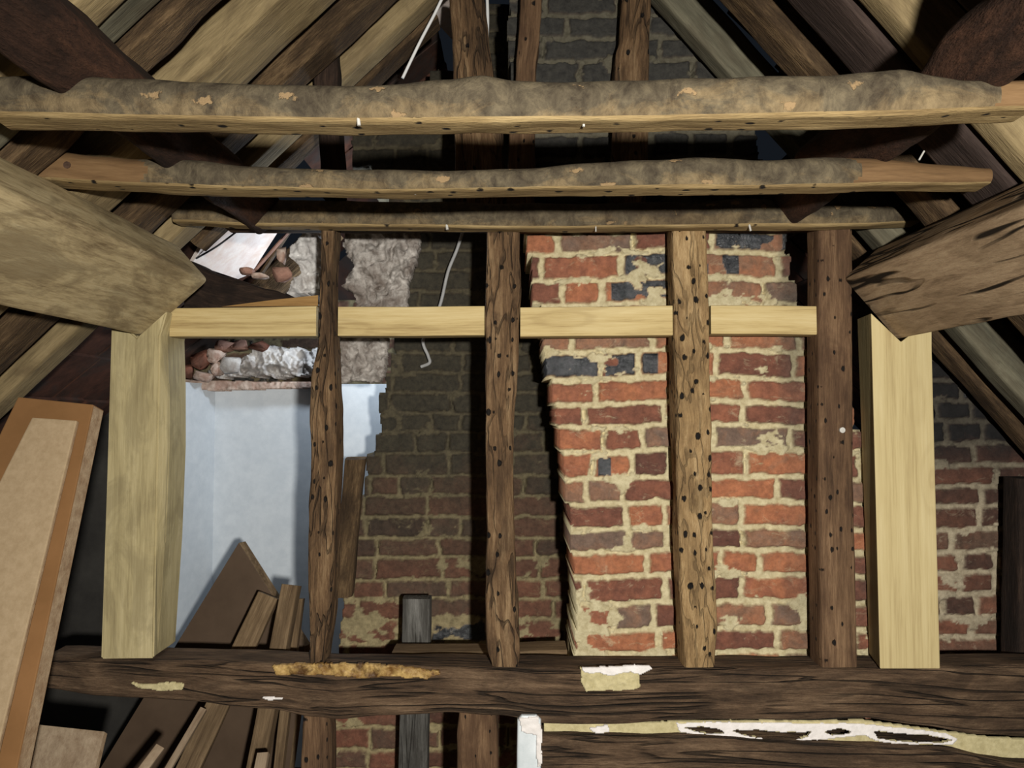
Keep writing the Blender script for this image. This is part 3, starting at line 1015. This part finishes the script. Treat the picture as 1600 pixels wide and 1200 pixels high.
# ================================================================== pale new posts
rows = [(526, 249, 262), (600, 248, 264), (700, 246, 264), (850, 243, 258), (1029, 240, 246)]
bm = bmesh.new()
ring_f, ring_m, ring_b = [], [], []
for (px, py) in ((174, 492), (214, 527), (261, 485)):
    q = P(px, py, 1.93)
    ring_f.append(q), ring_m.append(q + Vector((0, 0.03, 0))), ring_b.append(q + Vector((0, 0.135, 0)))
for (py, xf, xm_) in rows:
    q, q2 = P(xf, py, 1.93), P(xm_, py, 1.96)
    ring_f.append(q), ring_m.append(q2)
    ring_b.append(Vector((q2.x, 2.065, q2.z)))
for (px, py) in ((157, 1030), (166, 760)):
    q = P(px, py, 1.93)
    ring_f.append(q), ring_m.append(q + Vector((0, 0.03, 0))), ring_b.append(q + Vector((0, 0.135, 0)))
for i in range(len(ring_f)):
    ring_m[i].z = ring_b[i].z = ring_f[i].z
o = prism('post', ring_f, [m_ - f_ for m_, f_ in zip(ring_m, ring_f)], M['oak_new'], 0, axis=(0, 0, 1))
bm.from_mesh(o.data)
bm.verts.ensure_lookup_table()
bm.faces.ensure_lookup_table()
back = max((f for f in bm.faces), key=lambda f: f.calc_center_median().y if len(f.verts) == len(ring_f) else -9)
geo = bmesh.ops.extrude_face_region(bm, geom=[back])['geom']
for v in [e for e in geo if isinstance(e, bmesh.types.BMVert)]:
    k = min(range(len(ring_m)), key=lambda q: (ring_m[q] - v.co).length)
    v.co = ring_b[k]
bmesh.ops.delete(bm, geom=[back], context='FACES')
bmesh.ops.recalc_face_normals(bm, faces=bm.faces)
bmesh.ops.bevel(bm, geom=[e for e in bm.edges if e.calc_face_angle(0) > 0.35], offset=0.004, segments=2, affect='EDGES', clamp_overlap=True)
bm.to_mesh(o.data)
bm.free()
o.data.attributes['gc'].data.foreach_set('vector', np.array([(v.co.z, v.co.x, v.co.y) for v in o.data.vertices], dtype=np.float32).ravel())
tag(o, 'new pale oak post beside the leaning cardboard', 'post', 'new oak posts')
pf = [P(1361, 489, 1.93), P(1408, 534, 1.93), P(1456, 497, 1.93), P(1456, 545, 1.93), P(1469, 1045, 1.93), P(1375, 1045, 1.93)]
bk = [P(1339, 486, 2.058), P(1385, 531, 2.058), P(1440, 492, 2.058), P(1440, 545, 2.058), P(1452, 1020, 2.05), P(1358, 1020, 2.05)]
bk[4].z, bk[5].z = pf[4].z, pf[5].z
bk[0].z, bk[1].z, bk[2].z, bk[3].z = pf[0].z, pf[1].z, pf[2].z, pf[3].z
o = prism('post', pf, [b - a for a, b in zip(pf, bk)], M['oak_pale'], 0.003, axis=(0, 0, 1))
tag(o, 'new pale oak post in front of dark gable brick', 'post', 'new oak posts')

# purlins running towards the viewer on the posts
def purlin(name, inner, outer, side, thick, mat, y0, y1, label, **kw):
    a, b = P(*inner, 1.93), P(*outer, 1.93)     # upper inner corner, lower outer corner of the wide face
    d = (b - a)
    n = Vector((d.z, 0, -d.x)).normalized()
    if n.x * side < 0:
        n = -n
    c = (a + b) / 2 + n * (thick / 2)
    A = n * (thick / 2)
    B = d * 0.5
    o = straight(name, (c.x, y0, c.z), (c.x, y1, c.z), A, B, mat, **kw)
    return tag(o, label, 'purlin', 'new oak purlins')


lp = purlin('purlin', (318, 435), (215, 525), -1, 0.135, M['oak_sawn'], 0.25, 1.958, 'new pale oak purlin ending above the post by the white wall', step=0.03, n=36, e=16, amp=0.0015, seed=61)
rp = purlin('purlin', (1323, 434), (1410, 531), 1, 0.135, M['oak_weather'], 0.25, 1.948, 'new oak purlin with long wavy cracks, above the post by dark brick', step=0.02, n=44, e=14, amp=0.003, seed=62)
s0, s1 = P(68, 302, 1.36), P(97, 326, 1.40)
sp_ = tube('splinter', [s0, s0.lerp(s1, 0.35) + Vector((0.002, 0, -0.006)), s1], 0.0045, M['oak_pale'], lp, 6)
sp_['label'] = 'pale curled splinter'

# ================================================================== poles
def pole(cols_, Y, depth, label, seed, planed=()):
    def slot(t, x, y):
        if y < -0.82:
            return 1
        px = cols_[0][0] + t * (cols_[-1][0] - cols_[0][0])
        for a, b in planed:
            if a <= px + 18 * y * y + 10 * x <= b:
                return 2
        return 0
    o = level('pole', cols_, Y - depth / 2, depth, [M['bark'], M['pole_sawn'], M['pole_planed']], step=0.008, n=36, e=2.5, flat=-0.80,
              amp=0.004, freq=(6, 14), seed=seed, slot=slot)
    return tag(o, label, 'pole', 'round collar poles')


p1 = pole([(-25, 108, 178), (20, 106, 179), (60, 104, 180), (120, 107, 181), (190, 112, 182), (300, 117, 183), (420, 122, 185), (530, 121, 187), (620, 119, 187), (700, 114, 187), (755, 106, 186),
           (805, 113, 186), (900, 115, 185), (1000, 115, 184), (1100, 112, 182), (1200, 109, 180), (1300, 107, 179), (1370, 101, 177), (1420, 97, 176), (1470, 106, 173),
           (1520, 113, 170), (1600, 115, 168), (1625, 116, 167)], 1.13, 0.075, 'thick bark-covered pole, highest of the three across the view', 71, [(1555, 1700)])
p2 = pole([(58, 250, 278), (80, 231, 280), (150, 238, 284), (200, 243, 287), (250, 241, 289), (290, 243, 290), (380, 253, 293), (530, 259, 296), (600, 260, 297), (700, 261, 296), (800, 258, 294),
           (900, 250, 293), (1000, 245, 292), (1100, 240, 291), (1180, 243, 292), (1300, 239, 290), (1400, 243, 286), (1500, 252, 287), (1552, 257, 285)],
          1.465, 0.07, 'pole with planed tan ends, second from the top', 72, [(0, 215), (1335, 1700)])
p3 = pole([(268, 309, 345), (380, 307, 350), (530, 308, 353), (650, 311, 354), (800, 313, 355), (900, 315, 356), (1000, 313, 354), (1100, 312, 353), (1160, 305, 353),
           (1250, 311, 352), (1350, 316, 350), (1440, 318, 346)], 1.925, 0.07, 'lowest bark pole, lying along the heads of the studs', 73)


def nail(par, px, y0, y1, Y, r=0.0022, bend=0.0, mat='steel', label=None):
    a, b = P(px, y0, Y), P(px + bend, y1, Y)
    o = tube('nail', [a, a.lerp(b, 0.5), b], r, M[mat], par, 6)
    return o


nail(p1, 492, 180, 197, 1.12)
nail(p1, 912, 180, 198, 1.12)
nail(p1, 559, 178, 196, 1.10, 0.003, 2)
nail(p2, 649, 290, 304, 1.46, 0.002)
nail(p2, 1436, 250, 236, 1.45, 0.002, 8)
nail(p3, 931, 350, 362, 1.90, 0.002)
nail(p3, 1170, 348, 361, 1.90, 0.003, 3)
nail(p3, 697, 345, 359, 1.90, 0.004, 2)
nh = P(105, 258, 1.43)
tube('bolt_head', [nh + Vector((0, 0.01, 0)), nh + Vector((0, -0.002, 0))], 0.007, M['rust'], p2, 10)

# ================================================================== rafters, old upper purlins
def rafter(side, y0, y1, mat, label, seed, s0=0.06, s1=2.55, drop=0.0, depth=RT, **kw):
    a, b = slope_pt(side, s0, (y0 + y1) / 2, depth / 2 + drop), slope_pt(side, s1, (y0 + y1) / 2, depth / 2 + drop)
    n = nl if side < 0 else nr
    o = straight('rafter', a, b, Vector((0, (y1 - y0) / 2, 0)), n * (depth / 2), mat, step=0.03, n=28, e=8, seed=seed, **kw)
    return tag(o, label, 'rafter', 'roof rafters')


rafter(-1, 1.175, 1.25, M['rafter_pale'], 'pale broad rafter at the upper corner above the dark purlin', 81, amp=0.003)
rafter(-1, 1.262, 1.325, M['rafter_grey'], 'smooth grey-green board beside the pale corner rafter', 82, amp=0.001, drop=0.015, depth=0.085)
rafter(-1, 1.34, 1.425, M['rafter_brown'], 'rough bark-brown rafter between grey board and wide pale rafter', 83, amp=0.008)
rafter(-1, 1.525, 1.69, M['rafter_pale'], 'widest pale rafter, behind the planed pole end', 84, amp=0.003)
rafter(-1, 1.775, 1.88, M['rafter_brown'], 'knotty brown rafter behind the blackened upper stud', 85, amp=0.007)
rafter(-1, 1.965, 2.055, M['rafter_pale'], 'smooth greyish rafter just before the red tile gap', 86, amp=0.002)
rafter(-1, 2.085, 2.175, M['rafter_brown'], 'slender brown rafter behind the slanting white cable', 87, s0=0.46, s1=1.42, amp=0.004)
rafter(-1, 2.86, 2.94, M['rafter_brown'], 'rafter beyond the bright roof gap', 88, s0=1.10, s1=1.62, amp=0.004)

rafter(1, 1.18, 1.26, M['rafter_purple'], 'dull rafter outside the wavy-edged dark purlin', 91, amp=0.003)
rafter(1, 1.375, 1.435, M['rafter_pale'], 'narrow pinkish pale rafter meeting the wavy-edged purlin', 92, amp=0.002)
rafter(1, 1.455, 1.60, M['rafter_purple'], 'wide dull brown rafter next to the pinkish pale one', 93, amp=0.004)
rafter(1, 1.68, 1.785, M['rafter_brown'], 'mottled old rafter with worn pale edge, beside wide dull one', 94, amp=0.006)
rafter(1, 1.97, 2.04, M['rafter_grey'], 'dim grey rafter next to the blackened chimney', 95, amp=0.003)
rafter(1, 2.10, 2.17, M['rafter_brown'], 'dark rafter over the gable brickwork', 96, s0=1.15, amp=0.004)

for i, (side, (u, v), w_, th, lab) in enumerate((
        (-1, (-0.600, 2.052), 0.11, 0.10, 'old dark upper purlin with a smooth arris, above the pale purlin'),
        (1, (0.655, 2.072), 0.115, 0.10, 'old dark upper purlin with a wavy waney edge'))):
    a = math.radians(44 if side < 0 else 49)
    dn = Vector((side * math.cos(a), 0, -math.sin(a)))
    n = nl if side < 0 else nr
    st = []
    ns = 90
    for k in range(ns + 1):
        Y = 0.35 + (1.97 - 0.35) * k / ns
        wv = 0.0 if side < 0 else 0.016 * math.sin(Y * 9.0) + 0.010 * math.sin(Y * 23 + 1)
        c = Vector((u, Y, v)) + dn * (w_ / 2 - wv / 2) + n * (th / 2)
        st.append((c, dn * (w_ / 2 + wv / 2), n * (th / 2)))
    o = sweep('upper_purlin', st, M['purlin_old'], n=32, e=6, amp=0.006, freq=(8, 14), seed=100 + i)
    tag(o, lab, 'purlin', 'old upper purlins')

# battens nailed over the rafters
random.seed(9)
bl = {-1: ['under the ridge', 'above the collar poles', 'level with the collar poles', 'below the pale purlin'],
      1: ['under the ridge', 'above the collar poles', 'level with the collar poles', 'below the cracked purlin']}
for side in (-1, 1):
    for k, s in enumerate((0.45, 0.82, 1.19, 1.56)):
        a = slope_pt(side, s, 0.9, RT + 0.013)
        b = slope_pt(side, s, (2.16 if 0.9 < s < 1.45 else 2.06) if side < 0 and s < 1.5 else (2.0 if s < 1.1 else 2.9), RT + 0.013)
        d = slope_pt(side, s + 1, 0) - slope_pt(side, s, 0)
        o = straight('batten', a, b, d * 0.018, (nl if side < 0 else nr) * 0.008, M['rafter_brown'], step=0.1, n=16, e=10, amp=0.001, seed=110 + k + 5 * side)
        tag(o, 'thin roof batten over the %s rafters, %s' % ('pale' if side < 0 else 'dull', bl[side][k]), 'batten', 'roof battens')

# bright panel of limewashed roof lining in the gap
def on_slope(px, py, off):
    """where a sight line meets the underside of the covering, off metres above the rafter soffit"""
    q = P(px, py, 1.0) - Vector((0, 0, CAM_Z))
    Y = (CL + off - CAM_Z) / (q.z - SL * q.x)
    return P(px, py, Y)


prism('roof_lining', [on_slope(*q, 0.15) for q in ((300, 412), (372, 436), (392, 428), (452, 335), (345, 335))], nl * 0.012, M['panel_pale'], 0)
o = prism('roof_lining', [on_slope(*q, 0.13) for q in ((634, -25), (655, 22), (676, 16), (690, 44), (722, 78), (722, -25))], nl * 0.012, M['panel_pale'], 0)
tag(o, 'small white roof lining by the ridge, beside the broad rough upper stud', 'panel')
tag(bpy.data.objects['roof_lining'], 'bright pinkish white roof lining in the triangular gap', 'panel')
o = tube('cable', [P(306, 404, 2.39), P(340, 384, 2.40), P(380, 354, 2.42)], 0.003, M['cable_black'])
tag(o, 'thin black cable across the bright roof gap', 'cable')
o = straight('lath', P(408, 428, 2.33), P(452, 362, 2.38), Vector((0.008, 0, 0.006)), Vector((0, 0.012, 0)), M['rafter_brown'], step=0.02, n=16, e=8, amp=0.001, seed=121)
tag(o, 'brown roof lath bordering the bright gap', 'lath')
o = straight('lath', P(398, 423, 2.30), P(446, 368, 2.34), Vector((0.009, 0, 0.007)), Vector((0, 0.010, 0)), M['tile_pink'], step=0.02, n=16, e=8, amp=0.001, seed=122)
tag(o, 'orange lath lit by daylight beside the bright gap', 'lath')

# torn lime and rubble
o = relief('lime_lump', [(452, 384), (478, 360), (500, 362), (502, 455), (470, 462), (446, 460), (452, 440), (470, 425), (462, 408), (448, 402)], 2.26, 0.05, 0.06, M['lime_white'], 131, step=1.6, jag=6, freq=0.06, dome=0.03)
tag(o, 'white knobbly lime lump beside the first stud, under the lowest pole', 'plaster')
o = relief('torn_plaster', [(538, 364), (575, 357), (600, 354), (640, 356), (656, 364), (657, 385), (650, 398), (642, 425), (638, 440), (634, 486), (560, 486), (552, 468), (548, 452), (536, 446), (546, 425), (552, 414), (540, 402), (535, 385)], 2.33, 0.03, 0.085, M['lime'], 133, step=1.6, jag=8, freq=0.045, dome=0.03)
tag(o, 'grey ragged hanging plaster between the first stud and sooty brick', 'plaster')
o = relief('torn_plaster', [(530, 524), (606, 524), (603, 570), (594, 598), (530, 598)], 2.36, 0.03, 0.07, M['lime'], 135, step=1.8, jag=4, freq=0.06)
tag(o, 'dark rubbly plaster under the second pale rail', 'plaster')
o = relief('torn_plaster', [(360, 566), (400, 545), (430, 538), (470, 548), (500, 545), (500, 588), (330, 590), (318, 580)], 3.12, 0.10, 0.10, M['lime_white'], 137, step=1.6, jag=9, freq=0.075, dome=0.03)
tag(o, 'white lumpy lime bedding on top of the white wall', 'plaster')
o = relief('loose_mortar', [(280, 592), (330, 594), (420, 596), (520, 596), (520, 606), (280, 612)], 3.12, 0.10, 0.03, M['rubble'], 139, step=1.8, jag=3, freq=0.09)
tag(o, 'crumbling mortar ledge along the head of the white wall', 'mortar')
dk = masonry('rubble_wall', 3.26, (P(262, 560, 3.26).x, P(610, 560, 3.26).x, P(400, 604, 3.26).z, P(400, 470, 3.26).z), lambda z: -9 + z * 0, lambda z: 9 + z * 0, M['brick_sooty'], 77, course=0.075, res=0.008, thick=0.1,
             soot=lambda X, Z: 0.55 + 0 * X, smear=lambda X, Z: 0.6 + 0 * X)
tag(dk, 'dim rough brickwork rising behind the crumbling wall head', 'wall')
rub = [(311, 560, 0.058, 0.045, 'tile_red', 'square red brickbat on the wall head under the first rail'),
       (338, 556, 0.040, 0.040, 'rubble', 'round pale rubble stone next to the red brickbat'),
       (352, 541, 0.042, 0.026, 'tile_pink', 'flat pink tile scrap just under the first rail'),
       (376, 540, 0.036, 0.026, 'tile_pink', 'small pink tile scrap next to the flat one'),
       (320, 587, 0.042, 0.030, 'rubble', 'low pale rubble stone below the red brickbat'),
       (340, 578, 0.026, 0.034, 'rubble', 'upright pale chip between two round stones'),
       (362, 570, 0.045, 0.040, 'lime_white', 'white angular stone leaning on the lime bedding'),
       (404, 541, 0.040, 0.022, 'tile_red', 'dark red brick scrap tucked under the first rail'),
       (296, 580, 0.028, 0.028, 'tile_red', 'little dark stone at the end of the wall head')]
for i, (px, py, a, b, mt, lab) in enumerate(rub):
    o = stone('rubble_stone', P(px, py, 3.06), (a, 0.04, b), M[mt], 3 + i * 1.7, rough=0.22)
    tag(o, lab, 'stone', 'rubble on the wall head')
rub2 = [(440, 428, 0.034, 0.026, 'tile_pink', 'broken pinkish tile wedged beside the white lime lump'),
        (441, 398, 0.014, 0.030, 'rubble', 'curved pale shard standing above the pinkish tile'),
        (386, 424, 0.026, 0.012, 'tile_pink', 'crumb of orange tile at the foot of the bright gap'),
        (404, 432, 0.028, 0.010, 'rubble', 'pale crumb on the dark sloping timber')]
for i, (px, py, a, b, mt, lab) in enumerate(rub2):
    o = stone('tile_shard', P(px, py, 2.24), (a, 0.03, b), M[mt], 23 + i * 1.3, rough=0.2)
    tag(o, lab, 'rubble', 'rubble by the roof gap')

# cables and rods
o = tube('cable', [P(725, 356, 2.40), P(714, 390, 2.40), P(700, 425, 2.40), P(689, 472, 2.41), P(676, 505, 2.42), P(661, 532, 2.43), P(669, 556, 2.43), P(671, 567, 2.43), P(658, 573, 2.44)], 0.0055, M['cable'])
tag(o, 'grey cable hanging down in front of the sooty stack', 'cable')
o = tube('cable', [P(694, -10, 1.945), P(680, 20, 1.945), P(655, 68, 1.95), P(629, 122, 1.95)], 0.0042, M['cable_white'])
tag(o, 'long white cable slanting down past the slender rafter', 'cable')
o = tube('cable', [P(648, -8, 2.12), P(656, 12, 2.12), P(663, 25, 2.13)], 0.005, M['cable_white'])
tag(o, 'short white cable end near the ridge', 'cable')
o = tube('cable', [P(761, -10, 2.10), P(762, 30, 2.10), P(761, 62, 2.10)], 0.0048, M['cable_white'])
tag(o, 'upright white cable beside the broad upper stud', 'cable')
o = tube('cord', [P(520, 44, 1.96), P(524, 70, 1.96), P(528, 122, 1.96)], 0.003, M['cable'])
tag(o, 'pale cord hanging on the blackened upper stud', 'cord')

# ================================================================== below the tie beam
lb = level('lintel', [(846, 1151, 1290), (950, 1152, 1290), (1075, 1155, 1290), (1200, 1160, 1292), (1300, 1165, 1294), (1480, 1173, 1300), (1600, 1194, 1310), (1700, 1205, 1315)], 1.93, 0.13, M['beam_dark'], n=36, e=7, amp=0.008, freq=(5, 22), seed=151)
tag(lb, 'rough dark timber below the mortar joint', 'beam')
slots_ = [[(1070, 1138), (1095, 1136), (1128, 1141), (1134, 1146), (1118, 1148), (1090, 1144)],
          [(1142, 1142), (1180, 1140), (1220, 1145), (1268, 1144), (1262, 1152), (1230, 1156), (1190, 1154), (1160, 1148)],
          [(1290, 1143), (1312, 1139), (1330, 1144), (1328, 1148), (1300, 1150)],
          [(1366, 1143), (1400, 1146), (1450, 1150), (1490, 1156), (1470, 1161), (1410, 1159), (1372, 1155)]]
fil = relief('mortar_joint', [(848, 1128), (950, 1130), (1075, 1127), (1200, 1126), (1350, 1126), (1450, 1139), (1530, 1150), (1640, 1158), (1640, 1206), (1590, 1194), (1480, 1174), (1300, 1168), (1200, 1163), (1070, 1158), (950, 1155), (848, 1154)],
             1.965, 0.010, 0.006, M['mortar_cream'], 161, step=2.0, jag=1.5, freq=0.05, holes=slots_)
tag(fil, 'cream mortar joint with dark slots between two dark beams', 'mortar')
wf = relief('white_filler', [(1055, 1130), (1140, 1128), (1250, 1131), (1330, 1130), (1380, 1134), (1480, 1146), (1498, 1155), (1488, 1164), (1400, 1163), (1366, 1159), (1352, 1149), (1335, 1152), (1280, 1157), (1190, 1160), (1090, 1151), (1060, 1144)],
            1.960, 0.003, 0.006, M['filler_white'], 163, step=1.6, jag=2.2, freq=0.06, holes=slots_, parent=fil)
wf['label'] = 'white filler around the dark slots'
relief('white_filler', [(916, 1138), (950, 1133), (954, 1146), (930, 1146)], 1.955, 0.006, 0.006, M['filler_white'], 165, step=2.0, jag=2, parent=fil)['label'] = 'white filler dab'
o = upright('painted_post', [(1118, 815, 838), (1124, 808, 846), (1200, 807, 846), (1370, 806, 846)], 1.93, 0.1, M['paint_white'], n=32, e=10, amp=0.002, seed=171)
tag(o, 'short white painted post stub under the tie beam', 'post')
relief('torn_edge', [(810, 1122), (842, 1120), (848, 1140), (846, 1200), (838, 1200), (836, 1150), (812, 1142)], 1.925, 0.01, 0.012, M['filler_white'], 172, step=1.8, jag=4, parent=o)
o = upright('lower_stud', [(1112, 474, 510), (1150, 471, 514), (1200, 468, 514), (1370, 465, 514)], 1.95, 0.09, M['stud_brown'], n=32, e=6, amp=0.006, seed=173)
tag(o, 'stubby brown stud under the sagging part of the tie beam', 'stud', 'lower studs')
o = upright('lower_stud', [(1112, 716, 775), (1150, 712, 778), (1200, 712, 779), (1370, 712, 780)], 1.95, 0.09, M['stud_brown'], n=32, e=8, amp=0.004, seed=174)
tag(o, 'broad brown stud under the tie beam next to the white stub', 'stud', 'lower studs')
o = upright('grey_board', [(936, 628, 672), (1030, 627, 671), (1200, 622, 668), (1368, 616, 664)], 2.28, 0.05, M['board_grey'], n=28, e=12, amp=0.002, seed=175)
tag(o, 'upright grey weathered board passing behind the tie beam', 'board')
o = level('loose_board', [(612, 1020, 1040), (760, 1020, 1040), (886, 1015, 1036)], 2.12, 0.09, M['plank'], n=24, e=14, amp=0.001, seed=176)
tag(o, 'flat brown board lying behind the pitted stud foot', 'board')
o = straight('leaning_plank', P(535, 930, 2.28), P(556, 716, 2.40), Vector((0.030, 0.012, 0)), Vector((0, 0.018, 0.004)), M['rafter_brown'], step=0.03, n=24, e=8, amp=0.003, seed=177)
tag(o, 'short dark plank leaning beside the first stud and sooty stack', 'plank')

# brown sheet and planks leaning beyond the frame
sh = [P(373, 848, 2.40), None, P(476, 1010, 2.40), P(430, 1366, 2.40), P(55, 1366, 2.40)]
o = prism('hardboard_sheet', [sh[0], sh[2], sh[3], sh[4]], Vector((0.012, 0.028, 0.0)), [M['hardboard'], M['plank']], 0.001, slots=[0, 1, 1, 1, 1])
tag(o, 'dark brown sheet with its pointed corner up, in front of the white wall', 'sheet')


def plank(name, x0, y0, x1, y1, wpx, Y0, Y1, th, mat, label, seed, ext=1.0):
    a, b = P(x0, y0, Y0), P(x1, y1, Y1)
    # run on down to the floor
    t = (b.z - 0.005) / (b.z - a.z)
    a2 = b + (a - b) * t
    d = (b - a2).normalized()
    u = d.cross(Vector((0, 1, 0))).normalized()
    wv = wpx / F_PX * (Y0 + Y1) / 2
    n = u.cross(d).normalized()
    o = straight(name, a2, b, u * (wv / 2), n * (th / 2), mat, step=0.04, n=24, e=12, amp=0.002, seed=seed)
    return tag(o, label, 'plank', 'planks leaning beyond the frame')


plank('leaning_plank', 300, 1190, 420, 930, 34, 2.14, 2.26, 0.03, M['plank'], 'slanting rough plank against the pointed brown sheet', 181)
plank('leaning_plank', 402, 1200, 456, 914, 26, 2.08, 2.20, 0.055, M['plank'], 'steeper thick plank beside the first stud', 182)
plank('leaning_plank', 436, 1200, 468, 935, 14, 2.22, 2.30, 0.03, M['plank'], 'thin offcut behind the steeper plank', 183)
plank('leaning_plank', 255, 1215, 318, 1108, 10, 1.98, 2.10, 0.02, M['ply'], 'narrow pale lath under the tie beam', 184)
plank('leaning_plank', 405, 1215, 412, 1178, 18, 1.90, 1.94, 0.02, M['ply'], 'tiny pale plank end low under the tie beam', 185)
plank('leaning_plank', 215, 1215, 250, 1168, 14, 1.80, 1.86, 0.02, M['ply'], 'pointed pale splinter of wood below the brown sheet', 186)

# cardboard leaning by the roof slope
def slab(name, quad, th, mats, slots, bevel=0.002):
    f = [P(*q) for q in quad]
    n = (f[1] - f[0]).cross(f[3] - f[0]).normalized()
    if n.y < 0:
        n = -n
    return prism(name, f, n * th, mats, bevel, slots=slots)


cs = slab('cardboard_sheet', [(28, 620, 1.72), (146, 632, 1.72), (20, 1230, 1.50), (-260, 1210, 1.50)], 0.05, [M['card'], M['card_edge']], [0, 1, 1, 1, 1], 0.003)
tag(cs, 'large brown cardboard sheet leaning beside the pale post', 'cardboard')
cp = slab('cardboard_sheet', [(50, 652, 1.695), (120, 657, 1.695), (-12, 1205, 1.478), (-230, 1205, 1.478)], 0.012, [M['card_pale'], M['card_edge']], [0, 1, 1, 1, 1], 0.003)
tag(cp, 'paler cardboard panel with torn edge, lying on the brown sheet', 'cardboard')
po = slab('offcut_board', [(40, 1130, 1.80), (163, 1143, 1.80), (120, 1320, 1.66), (0, 1320, 1.66)], 0.02, [M['ply'], M['card_edge']], [0, 1, 1, 1, 1], 0.001)
tag(po, 'pale stained board offcut low beneath the end of the tie beam', 'board')

# dark post at the edge of the gable brickwork
o = upright('gable_post', [(1370, 1591, 1640), (1040, 1591, 1640), (748, 1593, 1636)], 2.10, 0.08, M['beam_black'], n=24, e=8, amp=0.003, seed=191)
tag(o, 'dark upright timber at the edge of the gable brickwork', 'post')
